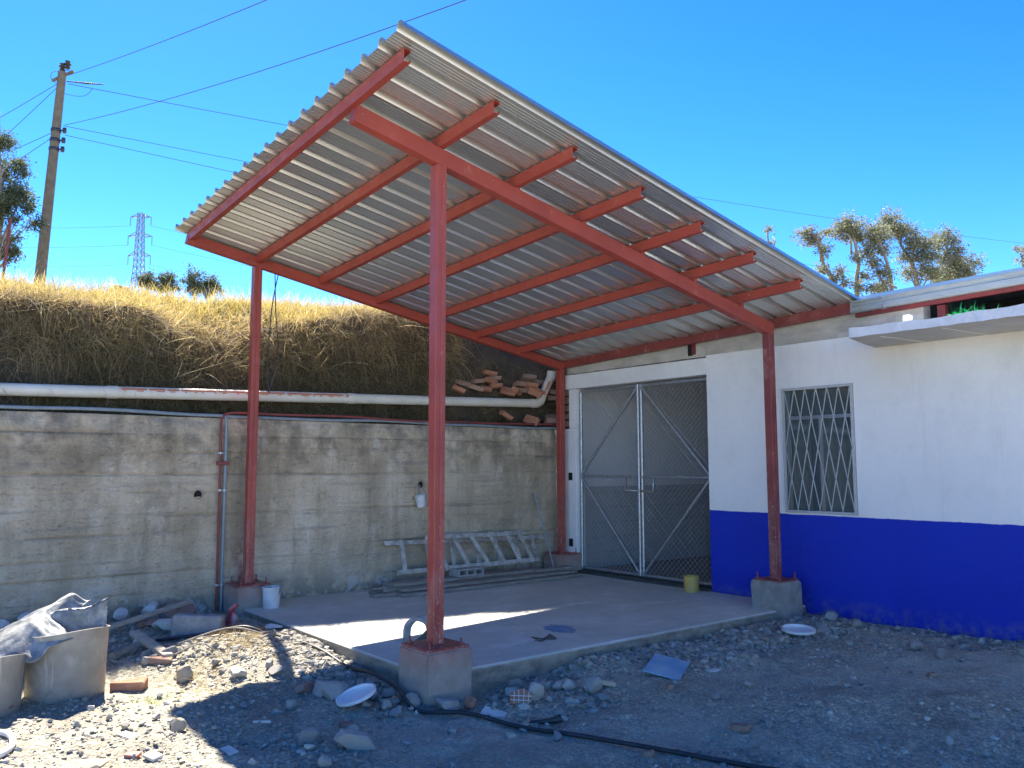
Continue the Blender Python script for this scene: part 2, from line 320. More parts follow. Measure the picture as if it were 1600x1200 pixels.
def obj(name, mb, mat, parent=None, smooth=False, org=None, auto=None):
    """one mesh object; verts are world coordinates, stored relative to the thing's base"""
    base = ORG.get(parent.name, Vector()) if parent else Vector(org or (0, 0, 0))
    me = bpy.data.meshes.new(name)
    if isinstance(mb, tuple): V, F = mb; mi = None
    else: V, F, mi = mb.v, mb.f, mb.mi
    V = np.asarray(V, float)-np.array(base)
    me.from_pydata(V.tolist(), [], F)
    for mm in (mat if isinstance(mat, list) else [mat]): me.materials.append(MT[mm])
    if isinstance(mat, list): me.polygons.foreach_set('material_index', mi)
    if smooth: me.polygons.foreach_set('use_smooth', [True]*len(me.polygons))
    me.update()
    if smooth and auto: me.set_sharp_from_angle(angle=R(auto))
    o = bpy.data.objects.new(name, me)
    if not parent: o.location = base
    link(o, parent); ORG[o.name] = base; return o
def tag(o, label=None, cat=None, group=None, kind=None):
    if label: o['label'] = label
    if cat: o['category'] = cat
    if group: o['group'] = group
    if kind: o['kind'] = kind
    return o
def thing(name, loc, label, cat, group=None):
    o = bpy.data.objects.new(name, None); o.empty_display_size = .1; o.location = loc; COL.objects.link(o); ORG[o.name] = Vector(loc)
    return tag(o, label, cat, group)
def copy_tree(o, parent=None):
    c = o.copy(); COL.objects.link(c); c.parent = parent
    if parent: c.matrix_parent_inverse = o.matrix_parent_inverse
    ORG[c.name] = ORG.get(o.name, Vector())
    for ch in list(o.children): copy_tree(ch, c)
    return c
def vnoise(x, y, freq, seed):
    g = np.random.default_rng(seed).random((256, 256)); x = x*freq+100; y = y*freq+100
    i = np.floor(x).astype(int); j = np.floor(y).astype(int); u = x-i; v = y-j; u = u*u*(3-2*u); v = v*v*(3-2*v)
    a = g[i % 256, j % 256]; b_ = g[(i+1) % 256, j % 256]; c = g[i % 256, (j+1) % 256]; d = g[(i+1) % 256, (j+1) % 256]
    return (a*(1-u)+b_*u)*(1-v)+(c*(1-u)+d*u)*v-.5
GP = np.array([(0,-5,-.04),(0,-7,0.0),(0,-9,0.),(1.5,-4.5,-.06),(3.1,-4.4,-.13),(3.6,-4.2,-.18),(3.55,-2.3,-.09),(3.55,-.4,-.08),(5.4,.1,-.05),(9,0,-.05),(2,-6.2,-.15),(3,-5.7,-.17),(4.5,-4,-.2),(6,-3,-.2),(8,-7,-.22),(4,-9,-.18),(12,-4,-.22),(1.3,-5.3,-.08),(5,-1.5,-.12)])
def gz(x, y):
    x = np.asarray(x, float); y = np.asarray(y, float)
    d2 = (x[..., None]-GP[:, 0])**2+(y[..., None]-GP[:, 1])**2+.04
    w_ = 1/d2**1.5; z = (w_*GP[:, 2]).sum(-1)/w_.sum(-1)
    return z+.10*np.exp(-((x-1.75)**2/.35+(y+4.95)**2/.10))
def gfull(x, y):
    x = np.asarray(x, float); y = np.asarray(y, float)
    z = gz(x, y)+.05*vnoise(x, y, 1.1, 1)+.05*vnoise(x, y, 3.1, 2)+.018*vnoise(x, y, 8, 3)
    r = .016*vnoise(x, y, 19, 4)+.011*vnoise(x, y, 41, 5)
    return z+r
def G(x, y): return float(gfull(np.array([x]), np.array([y]))[0])
def grid(xs, ys, fz):
    X, Y = np.meshgrid(xs, ys, indexing='ij'); Z = fz(X, Y); n, k = X.shape
    V = np.stack([X.ravel(), Y.ravel(), Z.ravel()], 1)
    i = np.arange(n-1)[:, None]*k+np.arange(k-1)[None]; F = np.stack([i, i+k, i+k+1, i+1], -1).reshape(-1, 4)
    return V, F.tolist()

# ------------------------------------------------------------------ setting: ground
xs = np.concatenate([np.arange(-.3, 8.6, .024), np.linspace(8.62, 12, 60)]); ys = np.concatenate([np.linspace(-12, -7.62, 70), np.arange(-7.6, .13, .024)])
tag(obj('ground', grid(xs, ys, gfull), 'ground_soil', smooth=True), kind='structure')
def far(X, Y): return np.full(X.shape, -.24)
V, F = grid(np.array([-.3, 12, 40, 150, 600, 2000]), np.array([-2000, -400, -80, -12, .13, 8, 60, 400, 2000]), lambda X, Y: np.full(X.shape, -.13))
V = np.array(V); V[:, 2] -= .02
F = [f for f in F if not (abs(V[list(f), 0].mean()-5.85) < .1 and abs(V[list(f), 1].mean()+5.935) < .1)]
simple('bounce_ground', (.42, .395, .345), (.55, .52, .46), 2, .95)  # unseen ground made pale to bounce extra light into the shade
tag(obj('far_ground', (V, F), 'bounce_ground'), kind='structure')
# hillside: ledge, steep bank, brow, long rising slope
BY = [-400, -60, -9, -5.6, -5.0, -4.6, -4.0, -3.6, -2.5, -1, 1, 400]
BX = [-.65, -.65, -.62, -.62, -.68, -.95, -1.0, -.85, -.62, -.42, -.42, -.42]
BZ = [2.92, 2.92, 2.92, 2.94, 2.96, 2.78, 2.80, 2.96, 3.2, 3.42, 3.45, 3.45]
BS = [3.2, 3.2, 3.2, 3.26, 3.33, 3.36, 3.39, 3.42, 3.45, 3.5, 3.5, 3.5]
def bank_pt(y, t):
    """t 0..1 ledge, 1..2 face, 2..3 brow"""
    xb = np.interp(y, BY, BX); zb = np.interp(y, BY, BZ)
    pts_t = [0, .6, 1, 1.25, 1.6, 2, 2.4, 3]
    sk = np.interp(y, BY, BS)
    px = [-.30*np.ones_like(y), -.42+0*y, -.52+0*y, xb*.3-.38, xb*.75-.14, xb, xb*.55-.85, xb*.1-1.9]
    pz = [1.84+0*y, 1.90+0*y, 1.95+0*y, 1.95+(zb-1.95)*.35, 1.95+(zb-1.95)*.78, zb, zb*.52+sk*.48, sk]
    k = np.clip(np.searchsorted(pts_t, t, side='right')-1, 0, 6); a = np.array(pts_t)[k]; b_ = np.array(pts_t)[k+1]; u = (t-a)/(b_-a)
    PX = np.stack(np.broadcast_arrays(*px), -1); PZ = np.stack(np.broadcast_arrays(*pz), -1)
    x = np.take_along_axis(PX, k[..., None], -1)[..., 0]*(1-u)+np.take_along_axis(PX, k[..., None]+1, -1)[..., 0]*u
    z = np.take_along_axis(PZ, k[..., None], -1)[..., 0]*(1-u)+np.take_along_axis(PZ, k[..., None]+1, -1)[..., 0]*u
    n1 = vnoise(y, t*1.3, 1.3, 21); n2 = vnoise(y, t*1.6, 4, 22); n3 = vnoise(y, t*2, 11, 23)
    amp = np.clip(t-.3, 0, 1)*np.clip(1.25-.35*np.clip(t-1.8, 0, 2)*1.3, .3, 1)*.8
    return x+amp*(.22*n1+.12*n2+.05*n3), z+amp*.5*(.12*n1+.10*n2+.05*n3)
yy = np.concatenate([np.linspace(-60, -10.2, 40), np.arange(-10, 3, .05), np.linspace(3.2, 60, 40)]); tt = np.linspace(0, 3, 44)
Yg, Tg = np.meshgrid(yy, tt, indexing='ij'); Xg, Zg = bank_pt(Yg, Tg)
V = np.stack([Xg.ravel(), Yg.ravel(), Zg.ravel()], 1); k = len(tt); i = np.arange(len(yy)-1)[:, None]*k+np.arange(k-1)[None]
F = np.stack([i, i+1, i+k+1, i+k], -1).reshape(-1, 4).tolist()
tag(obj('bank', (V, F), 'bank_soil', smooth=True), kind='structure')
dd = np.array([0, 1, 2, 4, 8, 15, 30, 60, 120, 220, 400]); hy = np.concatenate([np.linspace(-500, -70, 12), yy, np.linspace(70, 600, 14)])
Yh, Dh = np.meshgrid(hy, dd, indexing='ij'); x0, z0 = bank_pt(Yh, 3+0*Yh)
Xh = x0-Dh; Zh = z0+.02*np.minimum(Dh, 4)+.13*np.maximum(Dh-4, 0)
V = np.stack([Xh.ravel(), Yh.ravel(), Zh.ravel()], 1); k = len(dd); i = np.arange(len(hy)-1)[:, None]*k+np.arange(k-1)[None]
tag(obj('hillside', (V, np.stack([i, i+1, i+k+1, i+k], -1).reshape(-1, 4).tolist()), 'hill_grass', smooth=True), kind='structure')
def hillz(x, y):
    x0, z0 = bank_pt(np.array([float(y)]), np.array([3.])); d = max(0, x0[0]-x); return float(z0[0]+.02*min(d, 4)+.13*max(d-4, 0))

# grass blades
def blades(name, P, D, L, Wd, droop, colr, mat='grass_blade', seg=3, label=None, cu=.35):
    """curved tapering strips: root P, direction D, length L, width Wd, gravity droop"""
    n = len(P); side = np.cross(D, rng.normal(size=(n, 3))); side /= np.linalg.norm(side, axis=1, keepdims=True)
    curl = rng.normal(size=(n, 3))*cu; droop = droop*rng.uniform(.1, 1.7, n)
    V = np.zeros((n, (seg+1)*2, 3)); p = P.copy(); d = D.copy()
    for s in range(seg+1):
        wv = Wd[:, None]*(1-(s/(seg+.0))*.85)
        V[:, 2*s] = p-side*wv/2; V[:, 2*s+1] = p+side*wv/2
        d = d+curl*.35; d[:, 2] -= droop; d /= np.linalg.norm(d, axis=1, keepdims=True); p = p+d*(L/seg)[:, None]
    base = np.arange(n)[:, None]*(seg+1)*2
    F = np.concatenate([np.stack([base[:, 0]+2*s, base[:, 0]+2*s+1, base[:, 0]+2*s+3, base[:, 0]+2*s+2], 1) for s in range(seg)])
    o = obj(name, (V.reshape(-1, 3), F.tolist()), mat)
    ca = o.data.color_attributes.new('tone', 'FLOAT_COLOR', 'POINT')
    cc = np.ones((n, (seg+1)*2, 4), np.float32); cc[..., :3] = colr[:, None, :]
    ca.data.foreach_set('color', cc.ravel()); return tag(o, kind='stuff')
def pal(n, cols, wts):
    k = rng.choice(len(cols), n, p=np.array(wts)/sum(wts)); c = np.array(cols)[k]; return c*rng.uniform(.75, 1.25, (n, 1))
def unit(a): return a/np.linalg.norm(a, axis=1, keepdims=True)
STRAW = [(.56, .43, .13), (.50, .38, .12), (.60, .49, .22), (.34, .32, .09)]
def face_pts(n, t0, t1, y0=-9.2, y1=.6):
    y = rng.uniform(y0, y1, n); t = rng.uniform(t0, t1, n); cl = vnoise(y, t, 2.4, 31)+.5*vnoise(y, t*1.5, 7, 32); keep = (rng.random(n) < np.clip(.62+1.5*cl, .05, 1)) & ~((y > -1.5) & (t > .9) & (t < 1.75) & (rng.random(n) < .85))
    y = y[keep]; t = t[keep]; x, z = bank_pt(y, t); return np.stack([x, y, z], 1), t
P, t = face_pts(80000, 1.0, 2.25); n = len(P)
gd = np.stack([0*P[:, 1], vnoise(P[:, 1], P[:, 2], 3.2, 61)*2.6, vnoise(P[:, 1], P[:, 2], 2.7, 62)*2.2], 1)
D = unit(np.array([.6, 0, -.25])+gd*.7+rng.normal(size=(n, 3))*[.35, .45, .5])
blades('hanging_dry_grass', P, D, rng.uniform(.05, .30, n)*rng.uniform(.6, 1.2, n), rng.uniform(.003, .008, n), .30, pal(n, [(.27, .21, .125), (.37, .295, .175), (.18, .155, .08), (.48, .39, .24), (.13, .10, .06)], [4, 3, 3, 1., 2.]), cu=.8)
P, t = face_pts(46000, 1.0, 1.4); n = len(P)
D = unit(np.array([.6, 0, -.1])+rng.normal(size=(n, 3))*[.35, .5, .55])
blades('hanging_dry_grass', P, D, rng.uniform(.06, .26, n), rng.uniform(.003, .008, n), .30, pal(n, [(.27, .225, .13), (.36, .30, .17), (.20, .19, .09), (.45, .38, .23), (.15, .125, .075)], [4, 3, 3, 1., 2.2]), cu=.8)
nt_ = 800; ty_ = rng.uniform(-9.2, -1.3, nt_); tt_ = rng.uniform(1.35, 2.35, nt_); k_ = np.repeat(np.arange(nt_), 26); n = len(k_)
y = ty_[k_]+rng.normal(0, .045, n); t = np.clip(tt_[k_]+rng.normal(0, .05, n), 1.05, 2.5); x, z = bank_pt(y, t); P = np.stack([x, y, z], 1)
D = unit(np.array([.8, 0, .25])+rng.normal(size=(nt_, 3))[k_]*[.2, .45, .25]+rng.normal(size=(n, 3))*[.3, .4, .3])
tc = pal(nt_, [(.56, .43, .20), (.45, .345, .18), (.32, .245, .135), (.64, .51, .29), (.24, .19, .09)], [4, 4, 2.5, 1.4, 2])[k_]*rng.uniform(.75, 1.25, (n, 1))
blades('hanging_tufts', P, D, rng.uniform(.15, .62, n)*rng.uniform(.5, 1, nt_)[k_], rng.uniform(.004, .009, n), .42, tc, seg=5, cu=.5)
P, t = face_pts(3600, 1.1, 2.3); n = len(P)
D = unit(np.array([.8, 0, .1])+rng.normal(size=(n, 3))*[.3, .45, .3])
blades('hanging_stems', P, D, rng.uniform(.3, .85, n), rng.uniform(.003, .006, n), .5, pal(n, [(.25, .21, .135), (.36, .30, .19), (.17, .145, .085), (.48, .41, .27)], [4, 3, 3, .5]), seg=6, cu=.7)
P, t = face_pts(9000, 1.0, 1.75); keep = vnoise(P[:, 1], P[:, 2], 2.1, 77) > .02; P = P[keep]; n = len(P)
D = unit(np.array([.4, 0, .7])+rng.normal(size=(n, 3))*[.4, .5, .3])
blades('green_weeds', P, D, rng.uniform(.08, .22, n), rng.uniform(.006, .013, n), .3, pal(n, [(.09, .12, .045), (.13, .15, .06), (.17, .17, .08)], [1, 1, 1]))
P, t = face_pts(42000, 2.0, 3.0, -9.6, 1.2); n = len(P)
D = unit(np.array([.25, 0, .8])+rng.normal(size=(n, 3))*[.4, .45, .25])
blades('golden_grass', P, D, rng.uniform(.07, .26, n), rng.uniform(.004, .010, n), .22, pal(n, STRAW, [4, 4, 2, 1.4]))
n = 15000; y = rng.uniform(-11, 4, n); d = rng.uniform(0, 3.5, n); x0, z0 = bank_pt(y, np.full(n, 3.)); P = np.stack([x0-d, y, z0+.02*d], 1)
D = unit(np.array([0, 0, 1.])+rng.normal(size=(n, 3))*[.35, .35, .15])
blades('crest_grass', P, D, rng.uniform(.10, .34, n), rng.uniform(.005, .012, n), .12, pal(n, STRAW, [4, 4, 2.5, .8]))
P, t = face_pts(9000, .15, 1.05); n = len(P)
D = unit(np.array([.35, 0, .7])+rng.normal(size=(n, 3))*[.4, .5, .3])
blades('ledge_grass', P, D, rng.uniform(.06, .20, n), rng.uniform(.003, .008, n), .35, pal(n, [(.10, .13, .04), (.20, .19, .08), (.30, .25, .13), (.14, .12, .07)], [2.5, 3, 3, 3]))

# ------------------------------------------------------------------ retaining wall
wallo = thing('retaining_wall', (-.2, -4.5, 0), 'long weathered board-marked concrete retaining wall below the grassy bank', 'wall')
zs = np.concatenate([np.arange(-.35, 1.86, .0105)]); ysw = np.concatenate([np.arange(-14, -8, .08), np.arange(-8, .118, .02)])
joints = [.17, .36, .52, .73, .90, 1.12, 1.29, 1.50, 1.68]
Yw, Zw = np.meshgrid(ysw, zs, indexing='ij'); Xw = -.2+.02*vnoise(Yw, Zw, .8, 41)+.012*vnoise(Yw, Zw*2, 3, 42)+.011*vnoise(Yw, Zw, 9, 43)+.008*vnoise(Yw, Zw, 24, 44)
row = np.zeros_like(Zw); JT = np.zeros_like(Zw)
for q, jz in enumerate(joints):
    jl = jz+.014*vnoise(Yw, Yw*0+q, .7, 50+q)
    row = np.where(Zw > jl, q+1, row)
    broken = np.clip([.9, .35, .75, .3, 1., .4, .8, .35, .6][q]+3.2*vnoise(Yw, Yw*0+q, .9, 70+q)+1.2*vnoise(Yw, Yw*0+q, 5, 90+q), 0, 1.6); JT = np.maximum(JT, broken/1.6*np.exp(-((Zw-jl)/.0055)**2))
    Xw += -.020*broken*np.exp(-((Zw-jl)/.008)**2)
Xw += .008*(np.random.default_rng(3).random(12)[row.astype(int)]-.5)
Xw -= .05*np.clip((Zw-1.72)/.12, 0, 1)**2*(.6+vnoise(Yw, Zw, 6, 45))
V = np.stack([Xw.ravel(), Yw.ravel(), Zw.ravel()], 1); k = len(zs); i = np.arange(len(ysw)-1)[:, None]*k+np.arange(k-1)[None]
F = np.stack([i, i+k, i+k+1, i+1], -1).reshape(-1, 4).tolist()
top = np.arange(len(ysw))*k+k-1; nb = len(V)
V = np.concatenate([V, np.stack([np.full(len(ysw), -.42), ysw, np.full(len(ysw), 1.86)], 1)])
F += [(int(top[q]), int(top[q+1]), nb+q+1, nb+q) for q in range(len(ysw)-1)]
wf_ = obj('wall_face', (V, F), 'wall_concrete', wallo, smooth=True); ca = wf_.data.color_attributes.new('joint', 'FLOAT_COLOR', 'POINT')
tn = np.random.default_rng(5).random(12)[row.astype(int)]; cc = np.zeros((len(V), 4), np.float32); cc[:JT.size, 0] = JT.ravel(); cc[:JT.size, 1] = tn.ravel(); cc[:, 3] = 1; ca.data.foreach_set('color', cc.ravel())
for y, z, r in ((-4.64, 1.09, .043), (-2.06, 1.15, .04), (-4.24, .53, .045), (-2.19, .49, .04)):
    mb = MB(); Mx = Matrix.Rotation(R(90), 4, 'Y')
    mb.lathe([(r*1.12, 0), (r*1.12, .028), (r, .03), (r*.97, -.02), (.001, -.02)], 20, (-.205, y, z), Mx)
    wh = obj('weep_hole', mb, 'wall_concrete', wallo, smooth=True, auto=40)
    mb = MB(); mb.lathe([(r*.96, 0), (.001, .002)], 20, (-.2, y, z), Mx); obj('opening_shade', mb, 'painted_shade', wh)  # black disc painted as the shade inside the pipe

# ------------------------------------------------------------------ canopy
W, L = 3.37, 4.181
def zf(y): return 2.62-.21*y        # underside of front beam
def zb(y): return 2.645-.183*y      # underside of back beam
def zp(x, y): return 2.677+.036*x-y*(.183+.0040*x)   # underside of purlins
slab = MB(); slab.box(-.19, W+.11, -L-.11, .1, -.55, 0, None, 0, .012)
slabo = tag(obj('concrete_slab', slab, 'slab_concrete', org=(1.6, -2, 0)), kind='structure')
mb = MB(); n = 26
ang = [2*math.pi*q/n for q in range(n)]; V = [Vector((2.83+math.cos(a)*.17*(1+.35*random.uniform(-1, 1)), -2.58+math.sin(a)*.13*(1+.35*random.uniform(-1, 1)), .003)) for a in ang]
mb.add(V, [tuple(range(n))]); obj('paint_stain', mb, 'blue_stain', slabo)
can = thing('canopy', (W/2, -L/2, 0), 'red steel lean-to canopy with corrugated metal roof over concrete slab', 'canopy')
def chan_post(x, y, z0, z1, s=.086, mat='red_oxide', lean=0.):
    h = s/2; mb = MB()
    g = .004
    # two channels closed against each other: seam groove on +x face
    mb.box(x-h, x+h, y-h, y-g, z0, z1, None, 0, .004); mb.box(x-h, x+h, y+g, y+h, z0, z1, None, 0, .004); mb.box(x-h+.006, x+h-.005, y-g-.002, y+g+.002, z0+.002, z1-.002)
    o = obj('post', mb, mat, can)
    for q in range(5):
        ws = MB(); zz = z0+(z1-z0)*(q+.4)/5; ws.box(x+h-.006, x+h+.0015, y-g-.003, y+g+.003, zz, zz+.03); obj('weld_bead', ws, mat, o)
    return o
PZ = {(W, -L): .163, (0, -L): .209, (0, 0): .237, (W, -.232): .266}
chan_post(W, -L, .171, zf(-L)+.001); chan_post(0, -L, .217, zb(-L)+.001, .084); chan_post(0, 0, .245, zb(0)+.001, .084)
p4 = chan_post(W, -.232, .274, zf(-.232)+.12, .084, 'red_worn'); p4['label'] = 'worn purplish red post beside the blue and white facade'
def sbeam(x, y0, y1, zfun, h, w_, name, mat='red_oxide'):
    mb = MB(); a = Vector((x, y0, zfun(y0)+h/2)); b_ = Vector((x, y1, zfun(y1)+h/2))
    mb.bar(a, b_, w_, h, (0, 0, 1), .005)
    mb.bar(a+Vector((0, .006, -h/2)), b_+Vector((0, -.006, -h/2)), .006, .004, (0, 0, 1))
    o = obj(name, mb, mat, can)
    mb = MB(); d = (b_-a).normalized(); mb.bar(a-d*.004, a+d*.001, w_*.96, h*.96); obj('end_plate', mb, mat, o); return o
sbeam(W, -4.86, -.19, zf, .12, .088, 'front_beam'); sbeam(0, -4.89, .05, zb, .10, .086, 'back_beam')
def cpurlin(y, xa, xb, mat='red_oxide', h=.084, name='purlin', flip=1):
    t = .004; wd = .05; mb = MB(); a = Vector((xa, y, zp(xa, y))); b_ = Vector((xb, y, zp(xb, y)))
    up = Vector((0, 0, 1)); d = (b_-a).normalized(); n_ = Vector((0, 1, 0))
    def pl(dy0, dz0, dy1, dz1):
        V = []
        for e in (a, b_):
            for yy_, zz_ in ((dy0, dz0), (dy1, dz0), (dy1, dz1), (dy0, dz1)): V.append(e+n_*yy_*flip+up*zz_)
        F = [(0, 1, 2, 3), (7, 6, 5, 4), (0, 4, 5, 1), (1, 5, 6, 2), (2, 6, 7, 3), (3, 7, 4, 0)]
        if flip < 0: F = [f[::-1] for f in F]
        mb.add(V, F)
    pl(-wd/2, 0, -wd/2+t, h); pl(-wd/2+t, 0, wd/2, t); pl(-wd/2+t, h-t, wd/2, h); pl(wd/2-t, t, wd/2, .018); pl(wd/2-t, h-.018, wd/2, h-t)
    return obj(name, mb, mat, can)
PY = [-4.862]+[-L+L*q/6 for q in range(6)]
for q, y in enumerate(PY): cpurlin(y, .0435, W+.68)
for y in PY[1:]:
    g = zp(W, y)-(zf(y)+.12)
    if g > .004:
        mb = MB(); mb.box(W-.04, W+.04, y-.022, y+.022, zf(y)+.118, zp(W, y)); obj('packing_plate', mb, 'red_oxide', can)
wb = cpurlin(.06, -.05, 4.12, 'red_worn', .10, 'wall_plate')
# footings, base plates with bolts
fspec = [((W, -L), .36, 'footing_concrete', -.6, 'red stained concrete footing block at the slab corner nearest the camera'),
         ((0, -L), .36, 'footing_concrete', -.3, 'red topped footing block against the retaining wall by white bucket'),
         ((0, 0), .36, 'footing_concrete', -.3, 'footing block in the inner corner between retaining wall and mesh gate'),
         ((W, -.232), .34, 'footing_grey', -.3, 'rough grey footing block standing against the blue wall')]
for (x, y), s, mtl, z0, lab in fspec:
    z1 = PZ[(x, y)]; bm = bmesh.new(); bmesh.ops.create_cube(bm, size=1)
    ox = x+.02 if x < 1 else x
    for v in bm.verts: v.co = Vector((ox+v.co.x*s*(1.03 if v.co.z < 0 else 1), y+v.co.y*s*(1.03 if v.co.z < 0 else 1), z0 if v.co.z < 0 else z1-.006))
    bmesh.ops.bevel(bm, geom=bm.edges[:], offset=.012, segments=2, affect='EDGES')
    bmesh.ops.subdivide_edges(bm, edges=[e for e in bm.edges if e.calc_length() > .08], cuts=9, use_grid_fill=True)
    for v in bm.verts:
        p = v.co; v.co = p+Vector((mnoise.noise(p*9), mnoise.noise(p*9+Vector((5, 0, 0))), mnoise.noise(p*7+Vector((0, 9, 0)))*.4))*.012
    bm.verts.index_update(); mb = MB(); mb.add([v.co for v in bm.verts], [[v.index for v in f.verts] for f in bm.faces]); bm.free()
    tag(obj('concrete_footing', mb, mtl, smooth=True, org=(x, y, z1), auto=50), lab, 'footing', 'concrete footings under the canopy posts')
    mb = MB(); pw = .165 if x < 1 or y < -1 else .15
    mb.box(ox-pw, ox+pw, y-pw, y+pw, z1-.004, z1+.009, None, 0, .002); pl_ = obj('base_plate', mb, 'bolt_red' if y > -1 and x > 1 else 'red_oxide', can)
    for sx in (-1, 1):
        for sy in (-1, 1):
            mb = MB(); bx, by = ox+sx*.125, y+sy*.125; hh = .055 if x > 1 and y < -1 else .07
            mb.tube([(bx, by, z1+.008), (bx, by, z1+hh)], .007, 8); mb.lathe([(.001, .024), (.016, .024), (.016, .009), (.001, .009)][::-1], 6, (bx, by, z1))
            obj('anchor_bolt', mb, 'bolt_red', pl_)
# roof sheets: ribs run down the slope
pitch_ = .2215; nr = 19; XL = -.075
def sheet_mesh(k0, k1, lift):
    prof = []
    for k_ in range(k0, k1):
        x0 = XL+k_*pitch_
        prof += [(x0, 0), (x0+.004, 0), (x0+.022, .046), (x0+.036, .047), (x0+.050, .046), (x0+.070, 0)]
        for c_ in (.098, .126, .154, .182): prof += [(x0+c_, 0), (x0+c_+.005, .0045), (x0+c_+.011, .0045), (x0+c_+.016, 0)]
    x0 = XL+k1*pitch_; prof += [(x0, 0), (x0+.004, 0), (x0+.022, .046), (x0+.036, .047), (x0+.050, .046), (x0+.068, .004)]
    ysl = np.linspace(-4.99, .15, 26); V = []
    def zt_(x, y): return zp(x, y)+.086
    for th in (0, .0012):
        for y in ysl:
            for x, h_ in prof: V.append((x, y, zt_(x, y)+h_+th+lift+.0012*math.sin(y*2.1+x*1.3)*math.cos(x*4)))
    n_ = len(prof); ny = len(ysl); F = []
    for j in range(ny-1):
        for q in range(n_-1):
            a = j*n_+q; F.append((a, a+n_, a+n_+1, a+1)); b2 = a+n_*ny; F.append((b2, b2+1, b2+n_+1, b2+n_))
    for q in range(n_-1):
        a = q; b2 = a+n_*ny; F.append((a, a+1, b2+1, b2)); a = (ny-1)*n_+q; b2 = a+n_*ny; F.append((a+1, a, b2, b2+1))
    return V, F
for k0 in range(0, nr, 4):
    obj('roof_sheet', sheet_mesh(k0, min(k0+4, nr), .0025*((k0//4) % 2)+.001), 'zincalume', can)
mb = MB()
for y in PY:
    for k_ in range(0, nr, 2):
        x = XL+k_*pitch_+.038; mb.lathe([(.001, .008), (.008, .006), (.009, 0)], 6, (x, y, zp(x, y)+.086+.046))
obj('screw_heads', mb, 'wire_steel', can)['kind'] = 'stuff'

# ------------------------------------------------------------------ building
YF = .11
bld = thing('building', (4, 2, 0), 'white single storey building with blue painted lower wall', 'building')
def part(name, mb, mat, parent=None, **k): return obj(name, mb, mat, parent or bld, **k)
def wall_box(x0, x1, z0, z1, y0=YF, y1=YF+.16, mat='facade_paint', name='wall'):
    mb = MB(); mb.box(x0, x1, y0, y1, z0, z1); return part(name, mb, mat)
wx0, wx1, wz0, wz1 = 3.28, 4.055, .895, 2.15
mb = MB(); y0, y1 = YF, YF+.16
# front wall with a window hole
xsw = [2.325, wx0, wx1, 13.]; zsw = [-.4, wz0, wz1, 2.60]
for a in range(3):
    for c in range(3):
        if a == 1 and c == 1: continue
        mb.add([(xsw[a], y0, zsw[c]), (xsw[a+1], y0, zsw[c]), (xsw[a+1], y0, zsw[c+1]), (xsw[a], y0, zsw[c+1])], [(0, 1, 2, 3)])
        mb.add([(xsw[a], y1, zsw[c]), (xsw[a+1], y1, zsw[c]), (xsw[a+1], y1, zsw[c+1]), (xsw[a], y1, zsw[c+1])], [(3, 2, 1, 0)])
for (xa, za, xb, zb_) in ((wx0, wz0, wx1, wz0), (wx1, wz0, wx1, wz1), (wx1, wz1, wx0, wz1), (wx0, wz1, wx0, wz0), (2.325, 2.6, 2.325, -.4), (2.325, -.4, 13, -.4), (13, -.4, 13, 2.6), (13, 2.6, 2.325, 2.6)):
    mb.add([(xa, y0, za), (xa, y1, za), (xb, y1, zb_), (xb, y0, zb_)], [(0, 1, 2, 3)])
part('wall', mb, 'facade_paint')
mb = MB(); mb.box(-.02, 2.322, YF-.012, YF+.15, 2.385, 2.575, None, 0, .006); part('gate_lintel', mb, 'white_plaster')
mb = MB(); mb.box(-.26, .165, YF+.012, YF+.17, -.3, 1.86, None, 0, .004); mb.box(.035, .165, YF+.0125, YF+.17, 1.863, 2.383); pier = part('pier', mb, 'white_plaster')
for z, dx in ((2.34, 0), (2.24, .02), (2.13, -.01), (2.03, .015), (1.93, 0)):
    mb = MB(); mb.box(-.16+dx, .032, YF+.015, YF+.15, z-.04, z+.04, None, 0, .006); part('brick', mb, 'clay_dusty')
for z, hh in ((1.23, .05), (.37, .05)):
    mb = MB(); mb.box(.02, .09, YF+.005, YF+.0135, z-hh, z+hh); part('hinge_notch_shade', mb, 'painted_shade')  # flat black plate imitating a shaded notch in the pier
    mb = MB(); mb.tube([(.10, YF+.03, z-.03), (.10, YF+.03, z+.03)], .014, 8); mb.box(.06, .1, YF+.02, YF+.03, z-.01, z+.01); part('hinge', mb, 'galvanised')
# rough concrete ring beam (ragged lower edge), dark gap to its right
mb = MB(); xs_ = np.linspace(-.02, 4.745, 120); V = []; 
for x in xs_:
    rr = .012*mnoise.noise(Vector((x*6, 0, 0)))+.008*mnoise.noise(Vector((x*22, 3, 0))); zl = 2.585+rr+.012*x/4; z1 = 2.79+.008*x
    V += [(x, YF+.02, zl), (x, YF+.02, z1), (x, YF+.15, z1), (x, YF+.15, zl)]
F = [(4*q+a, 4*q+4+a, 4*q+4+(a+1) % 4, 4*q+(a+1) % 4) for q in range(len(xs_)-1) for a in range(4)]; F += [(0, 1, 2, 3), tuple(4*len(xs_)-4+a for a in (3, 2, 1, 0))]
F = [f[::-1] for f in F]
mb.add(V, F); part('ring_beam', mb, 'raw_concrete')
mb = MB(); mb.box(2.13, 2.17, YF-.004, YF+.018, 2.63, 2.78); part('rebar_stub', mb, 'dark_red')
mb = MB(); mb.box(2.06, 2.13, YF+.012, YF+.0185, 2.62, 2.78); part('pocket_shade', mb, 'painted_shade')  # black patch painted as pocket shade, nothing is cut out
mb = MB(); mb.box(4.86, 4.93, YF+.03, YF+.09, 2.6, 2.78); part('steel_stub_post', mb, 'dark_red')
